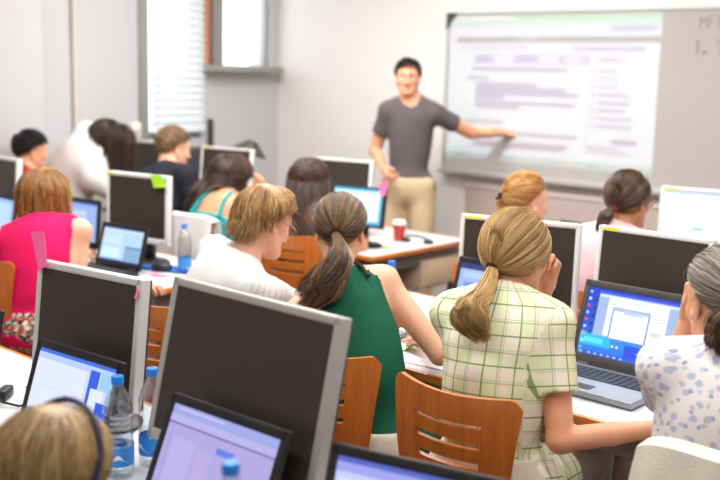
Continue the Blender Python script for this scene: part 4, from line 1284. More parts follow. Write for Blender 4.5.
# ------------------------------------------------------------------ small things on the desks
def bottle(label, x, y, h=.235, r=.033, water=None, cap='blue_plastic', lab=True, z0=.74, group='plastic water bottles'):
    t = thing('water_bottle', label, 'bottle', (x, y, z0), random.uniform(0, 6), group)
    k = h/.235
    pr = [(.001, .003), (r*.8, .0), (r, .008)]
    pr += [(r, .022), (r*.985, .026), (r*.985, .078), (r, .082)]
    for i in range(5): pr += [(r*.94, .090+.013*i), (r, .096+.013*i)]
    pr += [(r*1.0, .155), (r*.93, .165), (r*.8, .182), (r*.58, .198), (r*.4, .208), (.0125, .214), (.0125, .226), (.012, .228)]
    pr = [(a, b*k) for a, b in pr]
    MB().lathe(pr, n=28, cap=False).build('bottle_body', M['pet'], t)
    if lab:
        MB().lathe([(r*1.01, .030*k), (r*1.01, .074*k)], n=28, cap=False).solid(.0006).build('label', M['label_blue'], t)
        for a0 in (0.4, 3.4):
            w = MB()
            P = [[((r*1.03)*math.cos(a0+.12*i), (r*1.03)*math.sin(a0+.12*i), k*(.045+.010*j*(.5+.5*math.sin(i*.7))+.004*math.sin(i*.6))) for i in range(9)] for j in range(2)]
            w.grid(P).solid(.0004).build('label_wave', M['label_white'], t)
    MB().lathe([(.001, .229*k+.006), (.0135, .229*k+.006), (.0148, .229*k+.003), (.0148, .229*k-.013), (.0138, .229*k-.014), (.012, .229*k-.014)], n=24, cap=False).build('cap', M[cap], t)
    return t
bottle('water bottle with blue cap, right in front of the pink noted monitor', -1.906, 1.308, .243, .036)
bottle('water bottle with blue cap, between the two big dark monitors', -1.902, 1.404, .243, .034)
bottle('water bottle with blue cap, at the bottom in front of the biggest monitor', -1.157, 1.005, .335, .042)
bottle('water bottle with blue label beside the lime noted monitor', -3.715, 2.935, .232)
bottle('water bottle with blue cap right of the woman in green', -2.45, 2.95, .235)
bottle('clear bottle with pink cap under the chin of the plaid woman', -1.772, 2.89, .228, cap='tie_pink', lab=False)

def sticky(label, verts, m, loc=None, rz=0., parentM=None, group=None):
    """a curled paper note given by its grid corners"""
    a, b, c, d = [np.array(v, float) for v in verts]    # tl tr br bl
    nrm = unit(np.cross(b-a, d-a))
    P = []
    for j in range(7):
        v = j/6
        P.append([tuple((a*(1-u)+b*u)*(1-v)+(d*(1-u)+c*u)*v + nrm*(-.008*math.sin(u*PI)*v*.0) + nrm*(-.014*(v*v)*(.3+.7*u))) for u in np.linspace(0, 1, 7)])
    mb = MB().grid(P).solid(.0008)
    if parentM is not None: bmesh.ops.transform(mb.bm, matrix=parentM, verts=mb.bm.verts[:])
    o = mb.build('sticky_note', M[m])
    return tag(o, label, 'sticky note', group)
def mon_world(t, Rt): return Matrix.Translation(t.location) @ Matrix.Rotation(t.rotation_euler[2], 4, 'Z') @ Rt
gs = 'sticky notes'
sticky('pink sticky note on the top left corner of the dark monitor by the pink woman', [(-.24, -.019, .415), (-.185, -.021, .425), (-.145, -.0195, .335), (-.19, -.0195, .315)], 'note_pink', parentM=mon_world(mA1, RtA1), group=gs)
sticky('tiny pink sticky tab on the upper right bezel of the foreground monitor', [(.189, -.0185, .318), (.2, -.0185, .318), (.2, -.0185, .297), (.189, -.0185, .297)], 'note_pink', parentM=mon_world(mA1, RtA1), group=gs)
sticky('lime sticky note on the top right corner of a dark monitor', [(.09, -.0190, .337), (.165, -.0190, .337), (.205, -.0190, .285), (.12, -.0190, .275)], 'note_green', parentM=mon_world(mP, RtP), group=gs)
mLP2 = Matrix.Translation((-4.538, 2.865, .748)) @ Matrix.Rotation(R_(4), 4, 'Z') @ Matrix.Translation((0, .004, .02)) @ Matrix.Rotation(-R_(5.7), 4, 'X')
sticky('narrow lime sticky note beside the hair of the woman in pink', [(-.105, -.008, .335), (-.075, -.008, .335), (-.03, -.006, .235), (-.065, -.006, .235)], 'note_green', parentM=mLP2, group=gs)
mLC = mon_world(lc, RtC2)
sticky('pink sticky note on the upper right corner of the small glowing monitor', [(.125, -.019, .245), (.17, -.019, .265), (.18, -.019, .19), (.145, -.019, .175)], 'note_pink', parentM=mLC, group=gs)
def flat_note(label, x, y, w, d, rz, m, z=.7415, curl=.0):
    P = [[((u-.5)*w, (v-.5)*d, .0006+curl*(max(0, u-.6)/.4)**2) for u in np.linspace(0, 1, 7)] for v in np.linspace(0, 1, 5)]
    o = MB().grid(P).solid(.0012).build('sticky_note', M[m]); o.location = (x, y, z); o.rotation_euler = (0, 0, rz)
    return tag(o, label, 'sticky note', gs)
flat_note('pink sticky note lying on the desk near the blue cloth', -3.724, 2.79, .09, .05, R_(10), 'note_pink')
flat_note('pink sticky note at the foot of the small laptop', -3.70, 2.655, .05, .05, R_(-20), 'note_pink')
flat_note('lime paper slip lying on the desk under the bare arm of the green top woman', -2.14, 2.635, .10, .05, R_(12), 'note_green', curl=.028, z=.7425)
flat_note('lime paper slip on the lecturer desk in front of the red cup', -3.575, 4.19, .12, .05, R_(60), 'note_green')

def mouse(label, x, y, rz, m='black', z=.7405):
    t = thing('computer_mouse', label, 'mouse', (x, y, z), rz, 'computer mice')
    S = SDF((-.045, -.07, -.01), (.045, .07, .05), .004)
    S.add(ell((0, 0, .006), (.031, .054, .03))); S.cut((0, 0, .001), (0, 0, -1.))
    V, F = S.mesh(); arrays_mesh('shell', V, F, M[m], t)
    MB().tube([(0, .018, .034), (0, .036, .031)], .0045, 8).build('wheel', M['black2'], t)
    MB().tube([(0, .05, .012), (.01, .08, .006), (.03, .12, .004), (.02, .17, .004), (-.02, .21, .004)], .002, 6).build('cable', M['black'], t)
    return t
mouse('black mouse on the blue cloth beside the small laptop', -3.80, 2.865, R_(-60), z=.752)
mouse('dark mouse under the hand of the woman in green', -2.235, 2.62, R_(20))
# blue cloth
P = [[(-.16+.32*u+.01*math.sin(v*9), -.05+.1*v, .003+.006*math.sin(u*8+v*3)**2) for u in np.linspace(0, 1, 20)] for v in np.linspace(0, 1, 8)]
o = MB().grid(P).solid(.005).build('cloth', M['blue_cloth']); o.location = (-3.83, 2.90, .7405); o.rotation_euler = (0, 0, R_(18))
tag(o, 'folded blue cloth between the small laptop and the water bottle', 'cloth')
tag(MB().ball((-4.07, 2.80, .761), .02, (1, 1, 1)).build('ball', M['note_pink'].copy()), 'small pale pink ball on the desk beside the small laptop', 'ball')
bpy.data.objects['ball'].data.materials[0].node_tree.nodes['Principled BSDF'].inputs['Base Color'].default_value = (*lin((236, 190, 204)), 1)
# phone-like box and paper under the green woman's arm
t = thing('phone', 'grey desk telephone lying by the lime slip', 'phone', (-2.255, 2.74, .7415), R_(5))
MB().box((0, 0, .012), (.13, .085, .022), bev=.008).build('body', M['black2'], t)
MB().box((0, 0, .0245), (.09, .06, .003), bev=.001).build('keypad', M['grey_metal'], t)
o = MB().tube([(-2.25, 2.79, .746), (-2.24, 2.9, .745), (-2.22, 2.97, .745), (-2.1, 3.02, .745), (-1.9, 3.03, .745)], .004, 8).build('cable', M['shell']); tag(o, 'dark cable crossing the desk behind the plaid woman arm', 'cable')
tag(MB().lathe([(.001, 0), (.0145, 0), (.0145, .014), (.012, .017), (.001, .017)], (-2.2, 2.57, .7415), 20, cap=False).build('bottle_cap', M['blue_plastic']), 'loose blue bottle cap on the desk beside the green top', 'bottle cap')
P = [[(-.21+.42*u, -.15+.3*v, .0012+.004*math.sin(u*5)*math.sin(v*3)**2) for u in np.linspace(0, 1, 12)] for v in np.linspace(0, 1, 9)]
o = MB().grid(P).solid(.001).build('paper_sheet', M['paper']); o.location = (-2.02, 2.68, .742); o.rotation_euler = (0, 0, R_(6)); tag(o, 'white paper sheet on the desk under the lime slip', 'paper')
# paper cups
def cup(label, x, y, m, lid=False, h=.095, dots=False, z=.7405, r=.038):
    t = thing('paper_cup', label, 'cup', (x, y, z), .4)
    MB().lathe([(.001, .002), (r*.72, 0), (r*.74, .003), (r, h), (r*1.04, h+.002), (r*1.02, h+.006), (r*.96, h), (r*.70, .006), (.001, .006)], n=28, cap=False).build('cup_wall', M[m], t)
    if lid: MB().lathe([(r*1.07, h-.004), (r*1.09, h+.004), (r*.98, h+.012), (r*.94, h+.02), (.001, h+.018)], n=28, cap=False).build('lid', M['white'], t)
    if dots:
        cs = ['red', 'note_green', 'blue_plastic', 'yellow']
        for i in range(18):
            a = i*2.4; zz = .015+.07*((i*.37) % 1); rr = r*.74+(r*.26)*zz/h+.0006
            MB().box((0, 0, 0), (.011, .0012, .008), bev=.0004, seg=1).build('printed_dot', M[cs[i % 4]], t, mtx=Matrix.Rotation(a, 4, 'Z') @ Matrix.Translation((0, rr, zz)) @ Matrix.Rotation(.13, 4, 'X'))
    return t
cup('red paper cup with white lid on the lecturer desk', -3.633, 4.433, 'red', True, .1)
cup('white paper cup with coloured print, left of the plaid shirt', -2.235, 3.05, 'white', False, .085, True)
t = thing('headset', 'dark tangled headset beside the red paper cup', 'headset', (-3.53, 4.47, .7405), .3)
MB().tube([(.07*math.cos(a), .05*math.sin(a), .012+.02*math.sin(a/2)) for a in np.linspace(0, PI, 14)], .006, 8).build('headband', M['black2'], t)
for s in (-1, 1): MB().lathe([(.001, 0), (.028, 0), (.03, .012), (.02, .02), (.001, .02)], (s*.07, 0, 0), 18, cap=False).build('ear_pad', M['black'], t)
P = [[(-.1+.2*u, -.07+.14*v, .001) for u in np.linspace(0, 1, 4)] for v in np.linspace(0, 1, 4)]
o = MB().grid(P).solid(.003).build('leaflet', M['pale_blue_cloth']); o.location = (-3.52, 4.66, .7405); tag(o, 'pale blue leaflet on the far end of the lecturer desk', 'leaflet')
# cable with plug on the white desk at the left
t = thing('power_plug', 'black plug with cable on the white desk at the left edge', 'plug', (-2.60, 1.40, .7405), R_(40))
MB().box((0, 0, .016), (.03, .07, .03), bev=.006).build('plug_body', M['black'], t)
MB().tube([(0, -.035, .014), (.02, -.07, .012), (.07, -.08, .006), (.11, -.05, .005), (.10, 0.03, .005), (.03, .09, .005)], .0035, 8).build('cord', M['black'], t)
# folded white leaflet at the foot of the bottles
P = [[(-.09+.18*u, -.06+.12*v, .002+.018*abs(u-.5)) for u in np.linspace(0, 1, 9)] for v in np.linspace(0, 1, 4)]
o = MB().grid(P).solid(.0015).build('leaflet', M['paper']); o.location = (-1.81, 1.17, .7405); o.rotation_euler = (0, 0, .3); tag(o, 'folded white leaflet at the foot of the nearest water bottles', 'leaflet')
# desk lamp in the far corner
t = thing('desk_lamp', 'grey desk lamp with angled shade in the far corner below the window', 'lamp', (-5.20, 4.58, .742), R_(35))
MB().lathe([(.001, 0), (.08, 0), (.08, .015), (.02, .022), (.001, .022)], n=24, cap=False).build('base', M['black2'], t)
MB().tube([(0, 0, .02), (-.05, 0, .26), (.04, 0, .46)], .008, 8).build('arm', M['black2'], t)
MB().lathe([(.03, .08), (.045, .06), (.10, 0), (.095, 0), (.04, .058), (.001, .07)], n=24, cap=False).build('lamp_shade', M['black2'], t, mtx=Matrix.Translation((.07, 0, .395)) @ Matrix.Rotation(R_(18), 4, 'Y') @ Matrix.Diagonal((1.3, 1, 1, 1)))
# dark computer tower behind the young man
t = thing('computer_tower', 'black computer tower under the blind, behind the young man in black', 'computer', (-5.62, 4.52, .742), R_(10))
MB().box((0, 0, .2), (.19, .4, .4), bev=.008).build('case', M['shell'], t)
MB().box((0, -.203, .2), (.17, .01, .38), bev=.004).build('front_panel', M['black'], t)
MB().box((0, -.21, .33), (.14, .006, .03), bev=.002).build('drive_slot', M['black2'], t)
# ------------------------------------------------------------------ people
def inst():
    p = Person('lecturer in a grey t-shirt and khaki trousers, standing and pointing at the board', (-4.13, 5.12, .98), (-4.115, 5.11, 1.52), (-4.125, 5.07, 1.678), hyaw=-143, hpitch=3, pyaw=-152, syaw=-150, male=True, skin='skin_c', res=.011, hres=.006, legs='stand', hs=.93, build=.85, sw=.152, drop=(.012, .012),
               elbR=(-4.375, 5.06, 1.2), armR=((-4.20, 4.94, 1.09), 0), handR=dict(curl=(55, 60, 45), palm=(.3, .6, 0)),
               elbL=(-3.90, 5.36, 1.36), armL=((-3.825, 5.54, 1.325), 0), handL=dict(curl=(25, 40, 30), palm=(.0, .3, -1), point=True, dir=(.15, .9, .0)))
    p.top('t_shirt', M['slate_cloth'], off=.012, sleeve=.56, soff=.006, flare=.008, neck=.062, hem=-.06, amp=.004, seed=2, fr=22)
    p.bottoms(M['khaki'], off=.02, waist=.1, amp=.005); p.shoes()
    p.brows(M['shoe'])
    h = p.hair(3).cap(.003, .007, .04).short(1100, .035, 6, .002, lift=.016, low=.05)
    h.build(M['h_black'], p.root)
inst()

def green():
    p = Person('woman in a dark green sleeveless top with a brown ponytail, seen from behind', (-1.925, 2.255, .56), (-2.16, 2.31, 1.035), (-2.215, 2.395, 1.178), hyaw=38, hpitch=8, pyaw=15, syaw=36, sw=.142, hs=.95, drop=(.02, .015), res=.007, hres=.0045, slump=.02, build=.87,
               ua=.295, elbR=(-1.80, 2.48, .78), armR=((-2.13, 2.70, .80), 0), skin='skin_a', armL=((-2.34, 2.70, .80), (-.5, 0, -1)))
    p.top('tank_top', M['green_cloth'], off=.01, sleeve=0, neck=.066, neckfwd=.005, neckdrop=.02, hem=-.02, armhole=(.062, .045, .03), amp=.005, seed=3, fr=26)
    p.bottoms(M['beige_cotton'], off=.016, waist=.12, amp=.004); p.shoes()
    a = p.nb + p.frame(1.)[1] @ np.array([.075, -.052, -.005]) - p.o
    R = p.frame(1.)[1]
    pts = [p.nb + R @ np.array(v) - p.o for v in ((.078, .0, .022), (.082, -.04, .006), (.086, -.075, -.04), (.09, -.088, -.09))]
    MB().tube(pts, .0065, 8).build('bra_strap', M['rubber'], p.root)
    d = (-.02, -1., -.36)
    c = p.tie(d, .017, M['rubber'], off=.018)
    h = p.hair(5).cap(.008, .0055).gather(d, 4200, 14, .014, r=.001, tieoff=.012).stray(120)
    w = lambda *q: np.array(q)-p.o
    h.tail([c, w(-2.058, 2.23, 1.145), w(-2.052, 2.185, 1.085), w(-2.077, 2.15, 1.028), w(-2.112, 2.135, .98)], [.013, .03, .044, .046, .026], 2200, 20, r=.001, wave=.017, short=.55)
    h.tail([c, w(-2.066, 2.229, 1.14), w(-2.085, 2.19, 1.09), w(-2.135, 2.17, 1.035), w(-2.185, 2.16, 1.0)], [.012, .024, .034, .03, .012], 600, 18, r=.001, wave=.014, short=.5)
    h.build(M['h_brown'], p.root)
green()

def plaid():
    p = Person('woman in a lime and white plaid shirt with a low blonde ponytail', (-1.495, 2.275, .57), (-1.53, 2.345, 1.07), (-1.548, 2.425, 1.188), sw=.146, hyaw=2, hpitch=10, pyaw=8, syaw=16, res=.007, hres=.0045, slump=.05, build=1.02, hs=1.0,
               ua=.315, fa=.255, elbR=(-1.285, 2.29, .66), armR=((-1.09, 2.46, .775), 0), handR=dict(palm=(0, 0, -1)), skin='skin_c',
               elbL=(-1.66, 2.56, .86), armL=((-1.555, 2.57, 1.04), 0), handL=dict(dir=(.2, -.1, 1), palm=(.3, -1, 0), curl=(45, 55, 40)))
    p.top('shirt', M['plaid'], off=.013, sleeve=.6, soff=.014, flare=.008, neck=.056, neckfwd=.015, hem=-.14, amp=.006, seed=5, fr=20)
    # collar
    R = p.frame(1.)[1]; na = unit(p.hbase-p.neckb); e1 = R[:, 0]; e2 = np.cross(na, e1)
    P = []
    for r0, hh in ((.060, .036), (.066, .042), (.074, .030), (.080, .012), (.082, .0)):
        P.append([tuple(p.nb-p.o + R[:, 1]*.012 + na*(hh-.004) + e1*r0*math.cos(a)*1.05 + e2*r0*math.sin(a)) for a in np.linspace(-.35, PI+.35, 30)])
    P = [[tuple(p.nb-p.o + R[:, 1]*.01 + na*(hh-.006) + (e1*math.cos(a)*1.05 - R[:, 1]*math.sin(a))*r0) for a in np.linspace(-.6, PI+.6, 30)] for r0, hh in ((.060, .036), (.066, .042), (.074, .030), (.080, .012), (.082, .0))]
    me = MB().grid(P).solid(.003).build('collar', M['plaid'], p.root)
    n = len(me.data.vertices); at = me.data.attributes.new('uvw', 'FLOAT_VECTOR', 'POINT')
    at.data.foreach_set('vector', np.array([(v.co.x*1.2+.3, v.co.z+v.co.y*.5, 0) for v in me.data.vertices], np.float32).ravel())
    p.bottoms(M['beige_cotton'], off=.014); p.shoes()
    d = (-.10, -.86, -.72)
    c = p.tie(d, .017, M['tie_brown'], off=.026)
    h = p.hair(8).cap(.009, .0055).gather(d, 4600, 15, .016, r=.001, tieoff=.02).stray(160)
    w = lambda *q: np.array(q)-p.o
    h.tail([c, w(-1.503, 2.205, 1.112), w(-1.502, 2.145, 1.085), w(-1.492, 2.13, 1.045), w(-1.465, 2.145, 1.0)], [.013, .026, .038, .04, .022], 2600, 20, r=.001, wave=.015, short=.62)
    h.build(M['h_blonde'], p.root)
plaid()

def white():
    p = Person('woman in a white puff sleeve top and glasses, short golden brown hair', (-2.76, 2.29, .56), (-2.645, 2.35, 1.02), (-2.635, 2.445, 1.16), hyaw=-3, hpitch=22, pyaw=0, syaw=-4, res=.008, hres=.0045, slump=.09, build=1.04, skin='skin_a', hs=1.02,
               armL=((-2.72, 2.78, .79), (-1, 0, -1)), armR=((-2.40, 2.76, .80), (1, 0, -1)))
    p.top('blouse', M['white_knit'], off=.013, sleeve=.62, soff=.018, flare=.004, neck=.07, neckfwd=.02, hem=-.1, amp=.006, seed=6, puff=.012, fr=30, gather=.0035)
    p.bottoms(M['jeans']); p.shoes(); p.spectacles(M['wire'])
    h = p.hair(11).cap(.012, .0055)
    h.fall(4600, 13, .024, 1.5, .0, .003, r=.0011, face=.6, part=-.4, wave=.002, scatter=.014, sel=lambda ph, d: np.abs(ph) < 2.2, endf=([0, .7, 1.15, 1.45, 1.8, 3.2], [.98, 1.02, 1.12, 1.3, 1.62, 1.7]))
    h.fall(3400, 14, .018, 1.85, .018, .01, r=.0011, bang=1.0, inward=.06, wave=.004, scatter=.02, sel=lambda ph, d: np.abs(ph) > 1.7, endf=([1.6, 2.1, 2.6, 3.2], [1.40, 1.52, 1.8, 1.9]))
    h.fall(900, 14, .022, 1.9, .04, .014, r=.0011, inward=-.3, wave=.004, scatter=.03, sel=lambda ph, d: np.abs(ph) > 2.6)
    h.build(M['h_short'], p.root)
white()

def pink():
    p = Person('woman in a hot pink sleeveless top with a golden brown bob, seen from behind', (-3.80, 2.22, .57), (-3.93, 2.31, 1.0), (-4.02, 2.38, 1.115), hyaw=45, hpitch=12, pyaw=20, syaw=36, res=.009, hres=.006, build=1.1, skin='skin_a', hs=.99, sw=.175,
               elbR=(-3.74, 2.36, .72), armR=((-3.56, 2.53, .755), 0), handR=dict(curl=(20, 30, 20)), armL=((-4.2, 2.72, .79), (-.5, -.3, -1)))
    p.top('sleeveless_top', M['pink_cloth'], off=.014, sleeve=0, neck=.075, hem=-.1, armhole=(.055, .022), amp=.004, seed=7, fr=24)
    p.bottoms(M['flower_pants'], off=.016); p.shoes()
    h = p.hair(13).cap(.012, .0065)
    h.fall(5200, 16, .028, 1.8, .07, .02, r=.0013, bang=1.3, inward=.02, wave=.013, scatter=.02, push=p.push(.012)).fall(900, 14, .036, 1.85, .095, .02, r=.0013, inward=-.12, wave=.008, scatter=.03)
    h.build(M['h_copper'], p.root)
pink()

def floral():
    p = Person('woman in a white blue-flowered blouse, chin on hand, at the right edge', (-.85, 2.21, .57), (-.825, 2.25, 1.06), (-.895, 2.315, 1.18), hyaw=50, hpitch=12, pyaw=20, syaw=30, res=.0065, hres=.0042, slump=.03, build=1.0, skin='skin_c', hs=1.0, sw=.152,
               elbL=(-1.06, 2.41, .85), armL=((-1.02, 2.395, 1.05), 0), handL=dict(dir=(.15, .0, 1.), palm=(1, -.5, -.1), curl=(48, 62, 45), thumb=.6),
               armR=((-.72, 2.62, .79), (.5, 0, -1)))
    p.top('blouse', M['floral'], off=.013, sleeve=.72, soff=.014, flare=.008, neck=.058, hem=-.12, amp=.004, seed=9, fr=26)
    p.bottoms(M['jeans']); p.shoes()
    d = (.0, -1., -.36)
    c = p.tie(d, .02, M['rubber'], off=.014)
    h = p.hair(15).cap(.008, .0055).gather(d, 4400, 14, .013, r=.001).stray(100)
    h.build(M['h_grey'], p.root)
    h = p.hair(16)
    h.tail([c, c+np.array((-.012, -.03, -.012)), c+np.array((-.03, -.045, -.045)), c+np.array((-.04, -.05, -.095)), c+np.array((-.045, -.04, -.14))], [.012, .03, .044, .042, .022], 1800, 18, r=.0012, wave=.014)
    h.build(M['h_mid'], p.root, 'ponytail')
floral()

def front():
    p = Person('person with straight light brown hair and a dark hair band, bottom left corner', (-1.27, .50, .56), (-1.40, .74, .895), (-1.445, .855, 1.005), hyaw=12, hpitch=24, pyaw=25, syaw=36, res=.01, hres=.006, slump=.1, build=1., skin='skin_a',
               armL=((-1.62, 1.02, .785), (-.6, -.3, -1)), armR=((-1.30, 1.06, .785), (.6, -.2, -1)))
    p.top('t_shirt', M['grey_cloth'], sleeve=.6, hem=-.1); p.bottoms(M['jeans']); p.shoes()
    pts = [p.hl(v) for v in ((.088, -.03, -.005), (.094, .0, .005), (.092, .05, .008), (.062, .108, .004), (.02, .118, .0))]
    pts = [p.hl((.098*math.cos(a), .0, .028+.107*math.sin(a))) for a in np.linspace(-.35, PI+.35, 26)]
    MB().tube(pts, .0055, 8).build('hair_band', M['band'], p.root)
    h = p.hair(17).cap(.01, .006).fall(5200, 14, .014, 1.7, .04, .01, r=.001, bang=1.2, inward=.15, scatter=.008)
    h.build(M['h_dirty'], p.root)
front()

def bend():
    p = Person('woman in a white blouse with long dark wavy hair, bending over a desk', (-5.745, 3.53, .88), (-5.52, 3.655, 1.155), (-5.49, 3.755, 1.225), hyaw=-20, hpitch=36, pyaw=0, syaw=8, res=.011, hres=.0065, legs='lean', build=1.2, sw=.185,
               armL=((-5.62, 4.05, .80), (-1, 0, -.3)), elbR=(-5.36, 3.72, .90), armR=((-5.40, 3.98, .80), 0), skin='skin_b')
    p.top('blouse', M['white_blouse'], off=.036, sleeve=1.2, soff=.034, flare=.006, neck=.06, hem=-.2, amp=.005, seed=12, fr=20)
    p.bottoms(M['dark_trousers']); p.shoes()
    h = p.hair(19).cap(.012, .007).fall(4200, 18, .045, 1.7, .2, .05, r=.002, bang=1.6, wave=.02, scatter=.06, face=.6)
    h.build(M['h_dkbrown'], p.root)
bend()

def boy():
    p = Person('dark haired boy in a red shirt at the far left, in profile', (-5.70, 3.19, .57), (-5.69, 3.25, 1.04), (-5.70, 3.30, 1.17), hyaw=-12, hpitch=8, pyaw=-88, syaw=-45, res=.012, hres=.0065, male=True, build=.92, hs=.95, skin='skin_c', sw=.17,
               armL=((-5.38, 3.28, .66), (-.3, .6, -1)), armR=((-5.40, 3.10, .66), (0, -1, -1)), slump=.02)
    p.top('t_shirt', M['red_cloth'], off=.014, sleeve=.7, neck=.064, hem=-.1); p.bottoms(M['jeans']); p.shoes()
    h = p.hair(21).cap(.006, .007, .0).short(1500, .04, 7, .002, lift=.02, low=.02)
    h.build(M['h_black'], p.root)
boy()

def blond():
    p = Person('young man in a black t-shirt with short ash brown hair, in profile', (-4.84, 3.62, .58), (-4.89, 3.73, 1.085), (-4.955, 3.83, 1.215), hyaw=-8, hpitch=10, pyaw=0, syaw=0, res=.011, hres=.006, male=True, build=.98, hs=1.05, skin='skin_a', slump=.04,
               elbR=(-4.63, 3.74, .86), armR=((-4.66, 3.99, .80), 0), armL=((-5.02, 4.02, .80), (-1, 0, -1)))
    t = p.top('t_shirt', M['black_cloth'], off=.014, sleeve=.85, soff=.018, flare=.01, neck=.064, hem=-.1)
    R = p.frame(1.)[1]; na = unit(p.hbase-p.neckb)
    pts = [p.nb - p.o + R[:, 1]*.016 + na*.018 + (R[:, 0]*math.cos(a)+R[:, 1]*math.sin(a))*.069 for a in np.linspace(0, 2*PI, 25)]
    MB().tube(pts, .011, 8).build('collar', M['white_cloth'], p.root)
    e, s = p.arm['R'][0], p.sh['R']; c = s+(e-s)*.85; d = unit(e-s); u = unit(np.cross(d, (0, 0, 1.))); v = np.cross(d, u)
    MB().tube([c-p.o+(u*math.cos(a)+v*math.sin(a))*.062 for a in np.linspace(0, 2*PI, 20)], .008, 6).build('sleeve_trim', M['white_cloth'], p.root)
    p.bottoms(M['jeans']); p.shoes()
    h = p.hair(23).cap(.01, .007).short(1500, .03, 6, .0022, lift=.010)
    h.build(M['h_ash'], p.root)
blond()

def teal():
    p = Person('woman in a teal strap top with long dark hair over her bare shoulder', (-4.36, 3.66, .57), (-4.36, 3.75, .985), (-4.425, 3.84, 1.09), hyaw=-14, hpitch=14, pyaw=5, syaw=14, res=.010, hres=.006, skin='skin_b', slump=.08,
               elbR=(-4.16, 3.96, .81), armR=((-4.30, 3.99, .985), 0), handR=dict(dir=(-.2, -.1, 1), palm=(-1, -.4, 0), curl=(35, 50, 40)), armL=((-4.55, 4.06, .79), (-1, 0, -1)))
    p.top('strap_top', M['teal_cloth'], off=.012, sleeve=0, neck=.03, hem=-.1, armhole=(.06, .03), amp=.003, seed=14, topcut=.70)
    R = p.frame(1.)[1]; R5 = p.frame(.72)
    for sg in (-1, 1):
        pts = [R5[0]+R5[1]@np.array((sg*.10, -.105, -.03))-p.o, p.nb+R@np.array((sg*.075, -.085, -.08))-p.o, p.nb+R@np.array((sg*.06, -.05, -.0))-p.o, p.nb+R@np.array((sg*.06, .0, .03))-p.o]
        MB().tube(pts, .011, 8).build('strap', M['teal_cloth'], p.root)
    p.bottoms(M['jeans']); p.shoes()
    h = p.hair(25).cap(.012, .0065).fall(4200, 24, .034, 1.72, .36, .05, r=.002, bang=1.75, wave=.006, scatter=.03, push=p.push(.02), back=.12, part=-.5, sel=lambda ph, d: (ph < 1.2) | (d[:, 2] > .3))
    P = p.hl((-.03, -.11, -.02))
    h.tail([P, P+np.array((-.02, -.07, -.1)), P+np.array((-.05, -.11, -.22)), P+np.array((-.06, -.12, -.34))], [.03, .06, .06, .02], 1100, 16, r=.002, wave=.008)
    h.build(M['h_dkbrown'], p.root)
teal()

def dark():
    p = Person('woman with long wavy dark brown hair at the lecturer desk, seen from behind', (-3.66, 3.72, .57), (-3.71, 3.77, 1.0), (-3.785, 3.84, 1.115), hyaw=38, hpitch=8, pyaw=15, syaw=25, res=.010, hres=.0065, skin='skin_b')
    p.top('top', M['brown_cloth'], sleeve=.0, armhole=(.055, .03), neck=.075, hem=-.1); p.bottoms(M['jeans']); p.shoes()
    h = p.hair(27).cap(.014, .0065).fall(4600, 24, .03, 1.7, .30, .03, r=.002, bang=1.8, wave=.01, scatter=.03, push=p.push(.008), back=.13, inward=-.02)
    h.build(M['h_dkbrown'], p.root)
dark()

def ginger():
    p = Person('woman with pinned ginger hair in profile, behind the plaid woman and monitor', (-2.40, 3.74, .57), (-2.41, 3.79, 1.02), (-2.43, 3.87, 1.14), hyaw=-22, hpitch=6, pyaw=0, syaw=-5, res=.010, hres=.0055, skin='skin_a', armL=((-2.55, 4.2, .79), (-1, 0, -1)), armR=((-2.25, 4.2, .79), (1, 0, -1)))
    p.top('top', M['pale_blue_cloth'], sleeve=.6, hem=-.1); p.bottoms(M['jeans']); p.shoes()
    d = (-.15, -1., -.05)
    c = p.hl((-.035, -.125, .0))
    MB().box((0, 0, 0), (.02, .022, .05), bev=.006).box((0, -.012, .0), (.03, .01, .014), bev=.003).build('hair_clip', M['black'], p.root, mtx=Matrix.Translation(Vector(c)))
    h = p.hair(29).cap(.01, .006).gather(d, 3600, 12, .018, r=.0013)
    h.tail([p.hl((-.01, -.105, .0)), p.hl((-.03, -.125, -.02)), p.hl((-.02, -.115, -.05)), p.hl((.01, -.105, -.05))], [.02, .025, .025, .02], 400, 10, r=.0022)
    h.build(M['h_ginger'], p.root)
ginger()

def pony():
    p = Person('woman in a pale pink top with a pink hair band around a dark blonde ponytail', (-1.93, 3.69, .57), (-1.935, 3.77, 1.06), (-1.93, 3.865, 1.195), hyaw=-4, hpitch=6, pyaw=0, syaw=8, res=.009, hres=.0055, skin='skin_b', armL=((-2.08, 4.2, .79), (-1, 0, -1)), armR=((-1.78, 4.2, .79), (1, 0, -1)), sw=.17)
    p.top('top', M['rose_cloth'], off=.016, sleeve=1.6, soff=.016, neck=.062, hem=-.1); p.bottoms(M['jeans']); p.shoes(); p.spectacles(M['wire'])
    d = (-.05, -.9, -.62)
    c = p.tie(d, .014, M['tie_pink'], off=.02)
    h = p.hair(31).cap(.008, .006).gather(d, 3800, 13, .012, r=.0012, tieoff=.014).stray(40)
    h.tail([c, c+np.array((-.01, -.04, -.03)), c+np.array((-.015, -.055, -.08)), c+np.array((-.012, -.05, -.16))], [.012, .03, .035, .02], 500, 13, r=.0019)
    h.build(M['h_mid'], p.root)
pony()

